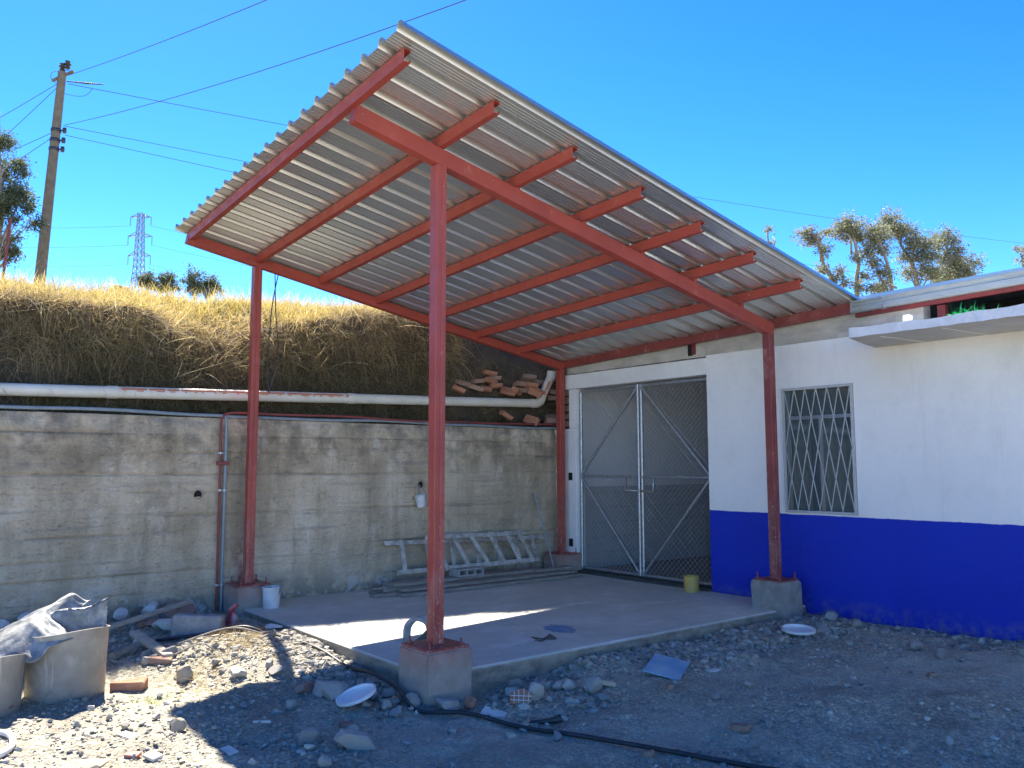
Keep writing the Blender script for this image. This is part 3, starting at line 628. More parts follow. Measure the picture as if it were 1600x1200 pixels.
mb = MB(); mb.box(4.80, 13, YF+1.2, YF+1.25, 2.55, 2.95); part('attic_shade', mb, 'painted_shade')  # panel coloured black so the gap above the awning looks shaded
# fascia beam, gutter
def fz(x): return 2.745+.018*(x-4.1)
mb = MB(); mb.bar((4.13, YF-.02, fz(4.13)+.043), (13, YF-.02, fz(13)+.043), .045, .036, (0, 0, 1), .003); part('fascia_beam', mb, 'dark_red')
gp = [(-.0, 0.), (-.085, 0.), (-.10, .01), (-.10, .055), (-.088, .062), (-.088, .085), (-.108, .092), (-.108, .108), (-.094, .108)]
mb = MB(); xs_ = np.linspace(4.125, 13, 40); n_ = len(gp)
for th in (0, 1):
    for x in xs_:
        for (a, c) in gp: mb.v.append((x, YF-.0+a+(.003 if th else 0), fz(x)+.062+c+(.002 if th else 0)))
N = len(xs_)*n_
for q in range(len(xs_)-1):
    for a in range(n_-1):
        i = q*n_+a; mb.f += [(i, i+1, i+n_+1, i+n_), (N+i+n_, N+i+n_+1, N+i+1, N+i)]; mb.mi += [0, 0]
for a in range(n_-1): mb.f.append((a, N+a, N+a+1, a+1)); mb.mi.append(0)
gut = part('gutter', mb, 'gutter_metal')
mb = MB(); mb.box(4.118, 4.126, YF-.105, YF, fz(4.12)+.06, fz(4.12)+.165); part('gutter_end_cap', mb, 'gutter_metal', gut)
for x in (4.42, 6.2, 8):
    mb = MB(); z = fz(x)+.062
    for q in range(len(gp)-1): mb.bar((x, YF+gp[q][0]-.004, z+gp[q][1]-.003), (x, YF+gp[q+1][0]-.004, z+gp[q+1][1]-.003), .006 if abs(gp[q][0]-gp[q+1][0]) < .04 else .006, .03, (1, 0, 0))
    part('gutter_strap', mb, 'galvanised', gut)
# building roof
mb = MB(); mb.add([(-.1, YF+.04, 2.9), (13.2, YF+.04, 3.06), (13.2, 6.4, 3.4), (-.1, 6.4, 3.24), (-.1, YF+.04, 2.93), (13.2, YF+.04, 3.09), (13.2, 6.4, 3.43), (-.1, 6.4, 3.27)], [(0, 3, 2, 1), (4, 5, 6, 7), (0, 1, 5, 4), (1, 2, 6, 5), (2, 3, 7, 6), (3, 0, 4, 7)]); part('roof', mb, 'zincalume')
# awning slab: ragged left end and front
mb = MB(); bm = bmesh.new(); xs_ = np.concatenate([np.linspace(0, .03, 24), np.linspace(.034, 1, 140)]); V = []
top = []; 
for q, u in enumerate(xs_):
    x = 4.29+u*8.6; k_ = np.clip(u*8.6/.17, 0, 1); yf_ = YF-.03-.74*k_+.012*mnoise.noise(Vector((x*5, 1, 0)))
    zt_ = 2.54+.006*mnoise.noise(Vector((x*9, 2, 0)))+.014*mnoise.noise(Vector((x*3, 7, 0))); zu = 2.462
    V += [(x, YF-.002, zu), (x, yf_+.01*mnoise.noise(Vector((x*14, 5, 0))), zu+.010*mnoise.noise(Vector((x*12, 4, 0)))), (x, yf_, zt_), (x, YF-.002, zt_+.012)]
F = []; mi = []
for q in range(len(xs_)-1):
    for a in range(4):
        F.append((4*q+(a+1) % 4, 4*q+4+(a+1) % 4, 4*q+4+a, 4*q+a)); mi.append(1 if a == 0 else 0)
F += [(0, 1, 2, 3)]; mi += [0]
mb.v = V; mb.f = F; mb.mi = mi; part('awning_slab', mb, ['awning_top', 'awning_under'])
for x in (4.78, 5.30, 5.95, 6.7):
    mb = MB(); mb.bar((x-.02, YF-.01, 2.4605), (x-.10, YF-.66, 2.4605), .006, .004); part('formwork_seam', mb, 'white_plaster')
tag(obj('white_block', MB().box(4.82, 4.88, -.42, -.36, 2.54, 2.635, None, 0, .004), 'white_plaster', org=(4.85, -.39, 2.54)), 'small white block standing on top of the broken concrete awning', 'block')
n = 160; P = np.tile([5.33, -.40, 2.56], (n, 1))+rng.normal(size=(n, 3))*[.07, .03, .004]; D = unit(rng.normal(size=(n, 3))*[1, .6, .3]+[0, 0, .5])
gf = blades('green_net', P, D, rng.uniform(.05, .13, n), rng.uniform(.003, .007, n), .2, pal(n, [(.02, .42, .12), (.03, .5, .2)], [1, 1])); del gf['kind']
tag(gf, 'bright green tangle of netting lying on the concrete awning', 'netting')
# interior
mb = MB(); mb.box(-.12, 0.0, YF+.18, 6.2, -.2, 1.09); part('inner_block_wall', mb, 'interior_block')
mb = MB()
for z in (.2, .4, .6, .8, 1.0): mb.box(0, .0015, YF+.18, 6.2, z-.004, z+.004)
part('mortar_lines', mb, 'block_grey')
mb = MB(); mb.box(-.11, -.003, YF+.18, 6.2, 1.09, 3.2); part('inner_white_wall', mb, 'interior_white')
mb = MB(); mb.box(-.12, 13, 6.2, 6.35, -.2, 3.4); part('back_wall', mb, 'interior_block')
mb = MB(); mb.box(12.9, 13, YF+.17, 6.2, -.2, 3.1); part('end_wall', mb, 'interior_white')
mb = MB(); mb.box(2.6, 2.7, YF+.17, 6.2, -.2, 3.0); part('partition_wall', mb, 'interior_white')
mb = MB(); mb.box(-.1, 12.9, YF+.161, 6.2, -.3, .004); part('inner_floor', mb, 'interior_floor')
mb = MB(); mb.box(.1, 2.32, YF-.02, YF+.14, -.02, .028, None, 0, .004); mb.box(.1, 2.32, YF-.06, YF-.025, -.02, .012); part('gate_track', mb, 'dark_shard')
# window
win = MB(); yw = YF+.05; fr = .028
win.box(wx0, wx1, YF+.02, yw+.03, wz0, wz0+fr); win.box(wx0, wx1, YF+.02, yw+.03, wz1-fr, wz1); win.box(wx0, wx0+fr, YF+.021, yw+.029, wz0+fr, wz1-fr); win.box(wx1-fr, wx1, YF+.021, yw+.029, wz0+fr, wz1-fr)
win.box(wx0+fr, wx1-fr, yw, yw+.025, 1.83, 1.865); win.box((wx0+wx1)/2-.015, (wx0+wx1)/2+.018, yw+.001, yw+.024, wz0+fr, 1.83)
wo_ = part('window', win, 'aluminium')
for (a, c, e, g) in ((wx0+fr, wx1-fr, 1.865, wz1-fr), (wx0+fr, (wx0+wx1)/2-.015, wz0+fr, 1.83), ((wx0+wx1)/2+.018, wx1-fr, wz0+fr, 1.83)):
    mb = MB(); mb.box(a, c, yw+.010, yw+.014, e, g); part('pane', mb, 'glass', wo_)
mb = MB(); yg = YF-.008; x0, x1, z0, z1 = wx0+.005, wx1-.005, wz0+.004, wz1-.004
mb.box(x0, x1, yg-.012, yg+.012, z1-.022, z1); mb.box(x0, x1, yg-.012, yg+.012, z0, z0+.022); mb.box(x0, x0+.022, yg-.0115, yg+.0115, z0+.022, z1-.022); mb.box(x1-.022, x1, yg-.0115, yg+.0115, z0+.022, z1-.022)
gr_ = part('security_grille', mb, 'grille_paint', wo_)
ax0, ax1, az0, az1 = x0+.022, x1-.022, z0+.022, z1-.022; N = 6; dx = (ax1-ax0)/N; run = dx*2.0; 
slope = (az1-az0)/(2*dx)
barsv = MB()
def clipbar(sg, xs0, yo):
    # line x = xs0 + sg*(z-az0)/slope clipped to the frame
    pts = []
    za, zb2 = az0, az1; xa = xs0; xb2 = xs0+sg*(az1-az0)/slope
    def clip(xlim, lower):
        nonlocal xa, za, xb2, zb2
        for e in (0, 1):
            x = xa if e == 0 else xb2
            if (lower and x < xlim) or (not lower and x > xlim):
                zc = az0+(xlim-xs0)*sg*slope
                if e == 0: xa, za = xlim, zc
                else: xb2, zb2 = xlim, zc
    if max(xa, xb2) <= ax0+1e-4 or min(xa, xb2) >= ax1-1e-4: return
    clip(ax0, True); clip(ax1, False)
    if abs(zb2-za) < .02: return
    m_ = MB(); m_.bar((xa, yg+yo, za), (xb2, yg+yo, zb2), .0075, .006, (0, 1, 0)); part('grille_bar', m_, 'grille_paint', wo_)
for q in range(-4, 10): clipbar(1, ax0+q*dx, -.006); clipbar(-1, ax0+q*dx, .003)

# ------------------------------------------------------------------ gate
gate = thing('mesh_gate', (1.25, YF+.06, 0), 'galvanised tube double gate with chain link mesh closing the wide opening', 'gate')
yg = YF+.075; tr_ = .021
def leaf(xh, xc, sgn):
    z0, z1, zm = .06, 2.345, 1.235
    mb = MB(); mb.tube([(xh, yg, z0), (xh, yg, z1)], tr_, 10); mb.tube([(xc, yg, z0-.01), (xc, yg, z1+.02)], tr_, 10)
    mb.tube([(xh, yg, z1), (xc, yg, z1)], tr_*.95, 10); mb.tube([(xh, yg, z0), (xc, yg, z0)], tr_*.95, 10)
    o = obj('gate_leaf', mb, 'galvanised', gate, smooth=True, auto=40)
    def br(a, b_, nm='brace', r=tr_*.85):
        mb = MB(); mb.tube([a, b_], r, 10); obj(nm, mb, 'galvanised', o, smooth=True, auto=40)
    br((xh, yg-.004, zm), (xc, yg-.004, zm), 'middle_rail')
    br((xc-sgn*.01, yg-.006, z1-.02), (xh+sgn*.01, yg-.006, zm+.02)); br((xh+sgn*.01, yg-.006, zm-.02), (xc-sgn*.01, yg-.006, z0+.02))
    xx = xc-sgn*.20; mb = MB(); mb.tube([(xx, yg-.03, zm), (xx, yg-.03, zm-.17), (xc, yg-.03, zm-.17)], .013, 8); obj('handle', mb, 'galvanised', o, smooth=True)
    # chain link: two families of wires woven past one another
    lo_, hi_ = min(xh, xc)+.01, max(xh, xc)-.01; mb = MB(); s = .068; c0 = lo_-(z1-z0); k_ = 0
    while c0 < hi_:
        for fam in (1, -1):
            # fam 1: x-z const ; fam -1 mirrored
            za = max(z0, z0+lo_-c0); zb_ = min(z1, z0+hi_-c0)
            if zb_-za > .02:
                xa, xb_ = c0+za-z0, c0+zb_-z0
                if fam < 0: xa, xb_ = lo_+hi_-xa, lo_+hi_-xb_
                mb.tube([(xa, yg+.024+.0022*fam, za), (xb_, yg+.024+.0022*fam, zb_)], .0023, 3, False)
        c0 += s
    t = obj('chain_link', mb, 'wire_steel', o); t['kind'] = 'stuff'
leaf(.20, 1.215, 1); leaf(2.30, 1.268, -1)

# ------------------------------------------------------------------ pipes on the bank and wall
def smooth_path(P, n=8):
    P = [Vector(p) for p in P]; out = []
    for i in range(len(P)-1):
        p0, p1, p2, p3 = P[max(i-1, 0)], P[i], P[i+1], P[min(i+2, len(P)-1)]
        for k_ in range(n):
            t = k_/n; out.append(.5*((2*p1)+(p2-p0)*t+(2*p0-5*p1+4*p2-p3)*t*t+(3*p1-p0-3*p2+p3)*t**3))
    out.append(P[-1]); return out
pv = thing('drain_pipe', (-.35, -3, 2.1), 'thick white plastic drain pipe lying along the ledge above concrete wall', 'pipe')
def pz(y): return 2.05+(y+6.34)*.0257
rp = .058
for (a, c) in ((-13, -5.42), (-5.40, -2.9), (-2.88, -.12)):
    mb = MB(); mb.tube([(-.35, y, pz(y)) for y in np.linspace(a, c, 14)], rp, 16); obj('pipe_section', mb, 'pvc_white', pv, smooth=True, auto=40)
for y in (-5.41, -2.89):
    mb = MB(); mb.tube([(-.35, y-.06, pz(y-.06)), (-.35, y+.03, pz(y+.03))], rp+.005, 16); obj('socket', mb, 'pvc_white', pv, smooth=True, auto=40)
mb = MB(); mb.tube([(-.35, -.20, pz(-.2)), (-.35, -.12, pz(-.12)), (-.35, -.06, pz(-.06)+.03), (-.35, -.03, pz(-.06)+.09)], rp+.006, 16); obj('elbow', mb, 'pvc_white', pv, smooth=True, auto=40)
e0 = Vector((-.35, -.04, pz(-.06)+.07)); e1 = Vector((-.33, .13, 2.60))
mb = MB(); mb.tube([e0, e1], rp, 16); obj('pipe_section', mb, 'pvc_white', pv, smooth=True, auto=40)
mb = MB(); mb.tube([e1-Vector((0, .02, .05)), e1, e1+Vector((.01, .0, .07))], rp+.006, 16); obj('elbow', mb, 'pvc_white', pv, smooth=True, auto=40)
def stripe(a0, a1, pts):
    mb = MB()
    for (p, q) in pts:
        p = Vector(p); q = Vector(q); d = (q-p).normalized(); s1 = Vector((1, 0, 0)); s1 = (s1-d*s1.dot(d)).normalized(); s2 = s1.cross(d)
        if s2.z < 0: s2 = -s2
        V = []
        for e in (p, q):
            for k_ in range(4):
                a = R(a0+(a1-a0)*k_/3); V.append(e+(s1*math.cos(a)+s2*math.sin(a))*(rp+.0012))
        mb.add(V, [(k_, k_+1, k_+5, k_+4) for k_ in range(3)])
    obj('printed_stripe', mb, 'pvc_stripe', pv)
seg = []; y = -5.36
while y < -2.95:
    ln = random.uniform(.10, .42); seg.append(((-.35, y, pz(y)), (-.35, min(y+ln, -2.92), pz(min(y+ln, -2.92))))); y += ln+random.uniform(.008, .03)
stripe(22, 44, seg); 
seg = []; y = -5.34
while y < -3.0:
    ln = random.uniform(.02, .09); seg.append(((-.35, y, pz(y)), (-.35, y+ln, pz(y+ln)))); y += ln+random.uniform(.03, .12)
stripe(8, 18, seg)
stripe(5, 40, [(e0.lerp(e1, .12), e0.lerp(e1, .3)), (e0.lerp(e1, .33), e0.lerp(e1, .72))])
def run(name, pts, r, mat, label, cat, clips=(), n=8):
    t = thing(name, pts[0], label, cat); mb = MB(); mb.tube(pts, r, n); obj('tube', mb, mat, t, smooth=True, auto=40)
    for c, ax in clips:
        mb = MB(); c = Vector(c); mb.tube([c-Vector(ax)*.009, c+Vector(ax)*.009], r*1.35, 10); mb.box(c.x-.006, c.x+.004, c.y-.03, c.y+.03, c.z-.008, c.z+.008); obj('clip', mb, 'galvanised', t)
    return t
wv = lambda y, s: .008*math.sin(y*1.9+s)+.005*math.sin(y*4.3+s)
run('conduit', [(-.185, y, 1.885+wv(y, 0)) for y in np.linspace(-13, -4.47, 40)]+[(-.186, y, 1.875+wv(y, 0)) for y in np.linspace(-4.3, .12, 26)], .016, 'conduit_grey', 'long grey conduit running along the top edge of the retaining wall', 'conduit')
run('conduit', [(-.165, -4.43, -.05), (-.165, -4.435, 1.2), (-.165, -4.44, 1.84), (-.163, -4.40, 1.895), (-.16, -4.33, 1.91)]+[(-.16, y, 1.908+wv(y, 2)) for y in np.linspace(-4.2, .1, 24)], .013, 'conduit_red', 'dark red conduit climbing the concrete wall and turning along its top', 'conduit', [((-.165, -4.43, .2), (0, 0, 1)), ((-.165, -4.433, 1.13), (0, 0, 1)), ((-.165, -4.437, 1.5), (0, 0, 1))])
run('conduit', [(-.163, -4.385, -.05), (-.163, -4.385, 1.2), (-.163, -4.385, 1.82), (-.17, -4.40, 1.87)], .0155, 'conduit_grey', 'grey conduit standing upright on the wall beside the dark red one', 'conduit', [((-.163, -4.385, .2), (0, 0, 1)), ((-.163, -4.385, 1.13), (0, 0, 1))])
tag(obj('saddle_clamp', MB().box(-.19, -.145, -4.47, -4.35, 1.38, 1.42, None, 0, .004), 'conduit_red', org=(-.17, -4.41, 1.4)), 'dark red clamp holding the two upright conduits together', 'clamp')
for k_, (lab, o1, o2) in enumerate((('slack dark cable hanging from the back beam beside the left post, nearer one', 0, .06), ('slack dark cable hanging from the back beam, farther of the pair', .035, -.05))):
    mb = MB(); mb.tube(smooth_path([(-.02, -3.98+o1, zb(-3.98)), (-.06, -3.97+o2*.4, 3.0), (-.22, -3.9+o2, 2.5), (-.30, -3.9, 2.17), (-.35, -3.88+o1, pz(-3.9)+.04)]), .006, 6); tag(obj('hanging_cable', mb, 'black_line', org=(-.02, -3.98, 3.3)), lab, 'cable')

# ------------------------------------------------------------------ bricks on the ledge
bm = bmesh.new(); bmesh.ops.create_cube(bm, size=1); bmesh.ops.bevel(bm, geom=bm.edges[:], offset=.06, segments=1, affect='EDGES'); bmesh.ops.triangulate(bm, faces=bm.faces[:])
for v in bm.verts: p = v.co.copy(); v.co = Vector((p.x*.2, p.y*.1, p.z*.064))+Vector((mnoise.noise(p*3), mnoise.noise(p*3+Vector((4, 0, 0))), mnoise.noise(p*3+Vector((0, 4, 0)))))*.014
bm.verts.index_update(); mb = MB(); mb.add([v.co for v in bm.verts], [[v.index for v in f.verts] for f in bm.faces]); bm.free(); bo_ = obj('brick', mb, 'clay', org=(0, 0, 0)); bme = bo_.data
bpy.data.objects.remove(bo_)
bme2 = bme.copy(); bme2.materials[0] = MT['clay_dusty']
BR = [(-.55, -.86, 2.585, 85, 4, 2, 0), (-.52, -.87, 2.47, 95, 0, 5, 0), (-.55, -.78, 2.52, 80, 3, 0, 1), (-.50, -.80, 2.41, 100, -4, 0, 0), (-.53, -.95, 2.36, 88, 0, 3, 0),
      (-.5, -1.12, 2.37, 60, 10, 20, 1), (-.55, -1.05, 2.46, 100, 5, 0, 1), (-.5, -1.39, 2.33, 70, 0, 15, 0), (-.52, -1.3, 2.42, 90, 20, 0, 1),
      (-.48, -.60, 2.35, 50, 55, 10, 0), (-.45, -.48, 2.36, 120, 40, 0, 0), (-.55, -.33, 2.38, 85, 0, 5, 1), (-.52, -.36, 2.46, 80, 0, 0, 1),
      (-.45, -.22, 2.44, 60, -35, 10, 0), (-.42, -.18, 2.36, 40, -60, 20, 0), (-.56, -.18, 2.56, 70, -20, 0, 1), (-.6, .0, 2.5, 90, -30, 0, 1),
      (-.26, -.73, 2.02, 80, 12, 20, 0), (-.26, -.30, 1.97, 30, 65, 10, 0), (-.25, .03, 1.97, 85, 0, 0, 1), (-.28, .10, 2.02, 70, 30, 0, 1), (-.5, .2, 2.3, 85, 0, 0, 1), (-.5, .22, 2.38, 85, 4, 0, 1)]
uniq = {0: 'orange brick on top of the tallest pile on the bank ledge', 7: 'lone orange brick left of the brick piles on the ledge', 17: 'orange brick lying below the white pipe under the brick pile', 18: 'tilted orange brick standing on the wall edge below the pipe bend', 19: 'dusty brick at the end of the wall top beside the corner post', 13: 'orange brick leaning above the bend of the white pipe', 14: 'steeply tilted orange brick next to the white pipe bend'}
for q, (x, y, z, a, b1, c1, dsty) in enumerate(BR):
    o = bpy.data.objects.new('brick', bme2 if dsty else bme); COL.objects.link(o); o.location = (x+(.12 if z > 2.2 else .02), y, z); o.rotation_euler = (R(b1+random.uniform(-7, 7)), R(c1+random.uniform(-7, 7)), R(a+random.uniform(-14, 14)))
    o.scale = (random.uniform(.85, 1.1), random.uniform(.9, 1.15), random.uniform(.9, 1.1))
    tag(o, uniq.get(q, ('dusty brown brick' if dsty else 'orange clay brick')+(' low' if z < 2.4 else ' high' if z > 2.5 else '')+(' in the leftmost group' if y < -1.2 else ' at the left side of the tallest pile' if y < -.92 else ' within the tallest pile' if y < -.7 else ' in the middle pile' if y < -.3 else ' by the white pipe bend' if y < .05 else ' behind the corner post')+' on the ledge'), 'brick', 'bricks piled on the ledge')

# ------------------------------------------------------------------ things on the slab
def lad(name, label, T0, T1, B0, B1, rungs, tilt=0.):
    """two rails and rungs; ladder lies on its side against the wall"""
    t = thing(name, B0, label, 'ladder', 'wooden ladders lying against the wall')
    T0, T1, B0, B1 = map(Vector, (T0, T1, B0, B1)); nrm = (T1-T0).cross(B0-T0).normalized()
    for a, c in ((T0, T1), (B0, B1)): mb = MB(); mb.bar(a, c, .028, .055, T0-B0, .004); obj('rail', mb, 'ladder_wood', t)
    for u, v in rungs:
        mb = MB(); a = T0.lerp(T1, u)-nrm*.02; c = B0.lerp(B1, v)-nrm*.02; d = (a-c).normalized(); mb.bar(c-d*.03, a+d*.03, .05, .024, nrm, .004); obj('rung', mb, 'ladder_wood', t)
lad('wooden_ladder', 'long paint spattered wooden ladder lying on its side against the wall', (-.11, -2.58, .50), (-.11, -.22, .44), (.05, -2.5, .185), (.05, -.45, .19), [(.09, .045), (.235, .21), (.38, .37), (.53, .545), (.66, .70), (.79, .85), (.91, .985)])
lad('wooden_ladder', 'shorter wooden ladder with slanting rungs in front of the long one', (.0, -2.1, .545), (.0, -.63, .525), (.16, -1.92, .20), (.16, -.53, .205), [(.05, .0), (.25, .22), (.42, .43), (.62, .60), (.79, .78), (.93, .92)])
pg = 'grey planks stacked at the foot of the wall'
labs = ['grey plank lying nearest the camera at the bottom of the stack', 'long grey plank on the floor behind the front plank', 'grey plank at the back of the stack against wall', 'second layer front plank of the stack below the ladders', 'narrow grey batten on the second layer of planks', 'top plank of the stack carrying the hollow block', 'short dark plank on the right end of the stack', 'thin plank sticking out at the left end of the stack']
PL = [(.52, .50, -2.75, -.15, .02, .13, .035), (.38, .36, -3.0, -.10, .02, .12, .035), (.2, .18, -2.9, -.05, .02, .16, .035), (.46, .42, -2.7, -.2, .058, .11, .03), (.33, .33, -2.85, -.4, .056, .07, .03), (.24, .2, -2.72, -.55, .096, .20, .03), (.33, .31, -.75, -.15, .095, .12, .03), (.30, .26, -2.95, -1.6, .078, .06, .016)]
for q, (xa, xb, ya, yb, z, w_, h_) in enumerate(PL):
    mb = MB(); mb.bar((xa, ya, z), (xb, yb, z+random.uniform(-.002, .006)), w_, h_, (0, 0, 1), .003)
    tag(obj('plank', mb, 'old_wood', org=(xa, ya, z)), labs[q], 'plank', pg)
hb = thing('hollow_block', (.25, -1.7, .115), 'hollow grey concrete block with three holes on the plank stack', 'concrete block')
mb = MB(); c0 = Vector((.24, -1.87, .113)); Lb, Hb, Wb = .36, .085, .19
for z in (0, Hb-.02): mb.box(c0.x-Wb/2, c0.x+Wb/2, c0.y, c0.y+Lb, c0.z+z, c0.z+z+.02)
for k_ in range(4): yk = c0.y+k_*(Lb-.024)/3; mb.box(c0.x-Wb/2+.001, c0.x+Wb/2-.001, yk, yk+.024, c0.z+.02, c0.z+Hb-.02)
obj('block_shell', mb, 'block_grey', hb)
mb = MB(); mb.box(c0.x-Wb/2+.002, c0.x-Wb/2+.01, c0.y+.02, c0.y+Lb-.02, c0.z+.02, c0.z+Hb-.02); obj('block_back', mb, 'block_grey', hb)
mb = MB(); mb.tube([(.17, -.26, .004), (-.155, -.33, 1.02)], .011, 8); rod = obj('long_handle', mb, 'conduit_grey', org=(.17, -.26, 0)); tag(rod, 'thin grey tool handle leaning on the wall near the corner post', 'pole')
bk = thing('hanging_bucket', (-.12, -2.12, 1.0), 'small dirty white bucket hanging by wire from a drain hole', 'bucket')
mb = MB(); Mx = Matrix.Rotation(R(12), 4, 'X'); mb.lathe([(.001, -.075), (.05, -.075), (.064, .055), (.066, .06), (.060, .058), (.048, -.065), (.001, -.065)], 20, (-.115, -2.1, .97), Mx); obj('pail', mb, 'dirty_white', bk, smooth=True, auto=40)
mb = MB(); mb.tube(smooth_path([(-.115, -2.155, 1.03), (-.14, -2.13, 1.11), (-.19, -2.07, 1.145), (-.15, -2.08, 1.10), (-.115, -2.04, 1.015)]), .004, 5); obj('wire_bail', mb, 'wire_steel', bk)
def bucket(name, c, r, h, mat, label, lean=None, hole=True):
    t = thing(name, c, label, 'bucket'); mb = MB(); cx, cy, cz = c
    mb.lathe([(.001, 0), (r*.88, 0), (r*.98, h*.93), (r*1.06, h*.94), (r*1.06, h), (r*.97, h), (r*.85, .012), (.001, .012)], 28, c); obj('pail', mb, mat, t, smooth=True, auto=35); return t
b1 = bucket('paint_bucket', (.28, -4.05, 0), .088, .20, 'dirty_white', 'white paint bucket with a brush standing on the slab by the left post')
mb = MB(); mb.bar((.30, -4.02, .08), (.38, -3.985, .235), .045, .012, (0, 1, 0), .003); mb.bar((.375, -3.987, .22), (.395, -3.975, .265), .02, .012, (0, 1, 0), .003); obj('brush', mb, 'old_wood', b1)
b2 = bucket('yellow_tub', (2.20, -.08, 0), .085, .17, 'yellow_plastic', 'small dirty yellow plastic tub standing at the gate corner')
mb = MB()
for z in (.03, .06, .09, .12): mb.lathe([(.078+z*.05, z-.006), (.083+z*.05, z), (.078+z*.05, z+.006)], 24, (2.20, -.08, 0))
obj('rib', mb, 'yellow_plastic', b2, smooth=True)
hp = thing('plastic_hoop', (2.55, -3.78, 0), 'bent grey plastic hoop leaning behind the nearest red post', 'scrap')
mb = MB(); pth = smooth_path([(2.50, -3.87, .01), (2.49, -3.86, .11), (2.52, -3.83, .165), (2.58, -3.79, .185), (2.63, -3.755, .15), (2.65, -3.74, .05)])
for i in range(len(pth)-1): mb.bar(pth[i], pth[i+1]+(pth[i+1]-pth[i])*.1, .03, .055, (0, 1, .2))
obj('hoop_band', mb, 'block_grey', hp); mb = MB(); mb.add([(2.53, -3.83, .005), (2.65, -3.73, .005), (2.63, -3.745, .13), (2.57, -3.79, .05), (2.56, -3.77, .004), (2.67, -3.69, .004), (2.65, -3.70, .13), (2.60, -3.74, .05)], [(0, 1, 2, 3), (7, 6, 5, 4), (0, 4, 5, 1), (1, 5, 6, 2), (2, 6, 7, 3), (3, 7, 4, 0)]); obj('dark_sack', mb, 'dark_shard', hp)
mb = MB(); V = [];
for k_ in range(9): 
    u = k_/8; V += [(3.06+.03*math.sin(u*3), -3.08+.19*u, .004+.045*abs(u-.5)), (3.13+.02*math.sin(u*9), -3.06+.18*u, .004+.004*math.sin(u*3)), (3.13+.02*math.sin(u*9), -3.06+.18*u, .010), (3.06+.03*math.sin(u*3), -3.08+.19*u, .012+.045*abs(u-.5))]
mb.add(V, [(4*q+(a+1) % 4, 4*q+4+(a+1) % 4, 4*q+4+a, 4*q+a) for q in range(8) for a in range(4)]+[(0, 1, 2, 3), (35, 34, 33, 32)]); tag(obj('dark_shard', mb, 'dark_shard', org=(3.1, -3, 0)), 'dark curved shard lying on the slab beside the blue stain', 'scrap')

# ------------------------------------------------------------------ drums and tarp
def drum(c, r, h, label, oval=1.0):
    t = thing('plastic_drum', c, label, 'drum', 'cut grey drums'); mb = MB(); n_ = 40
    prof = [(r*.90, 0), (r*.95, .015), (r*.965, h*.5), (r, h*.97), (r*1.02, h), (r*.985, h), (r*.95, h*.5), (r*.93, .03), (.001, .03)]
    mb.lathe(prof, n_, (0, 0, 0)); mb.v = [(c[0]+v[0]*oval*(1+.015*math.sin(3*v[2])), c[1]+v[1], c[2]+v[2]+(.018*math.sin(math.atan2(v[1], v[0])*2+1) if v[2] > h*.8 else 0)) for v in mb.v]
    o = obj('shell', mb, 'drum_plastic', t, smooth=True, auto=40); return t
d1 = drum((1.87, -6.13, -.16), .25, .45, 'large cut-off grey plastic drum with crumpled sheet in it')
mb = MB(); V = []
for k_ in range(5):
    a = R(-62+k_*4.5)
    for z in (.365, .405): V.append((1.87+math.cos(a)*.2535, -6.13+math.sin(a)*.2535, -.16+z))
mb.add(V, [(2*q, 2*q+2, 2*q+3, 2*q+1) for q in range(4)]); obj('label_patch', mb, 'green_label', d1)
drum((2.02, -6.60, -.17), .20, .37, 'smaller grey drum at the left edge beside the large drum')
def cloth(name, fn, nu, nv, mat, label, cat, thick=.006):
    V = []; 
    for th in (0, 1):
        for i in range(nu):
            for j in range(nv):
                p = Vector(fn(i/(nu-1), j/(nv-1))); 
                if th:
                    du = Vector(fn(min(1, i/(nu-1)+.01), j/(nv-1)))-p; dv = Vector(fn(i/(nu-1), min(1, j/(nv-1)+.01)))-p
                    nn = du.cross(dv); p = p+(nn.normalized() if nn.length > 1e-9 else Vector((0, 0, 1)))*thick
                V.append(p)
    N = nu*nv; F = []
    for i in range(nu-1):
        for j in range(nv-1):
            a = i*nv+j; F += [(a, a+1, a+nv+1, a+nv), (N+a+nv, N+a+nv+1, N+a+1, N+a)]
    for i in range(nu-1):
        for j in (0, nv-1): a = i*nv+j; F.append((a, a+nv, N+a+nv, N+a) if j == 0 else (a+nv, a, N+a, N+a+nv))
    for j in range(nv-1):
        for i in (0, nu-1): a = i*nv+j; F.append((a+1, a, N+a, N+a+1) if i == 0 else (a, a+1, N+a+1, N+a))
    return tag(obj(name, (V, F), mat, smooth=True, org=fn(.5, .5)), label, cat)
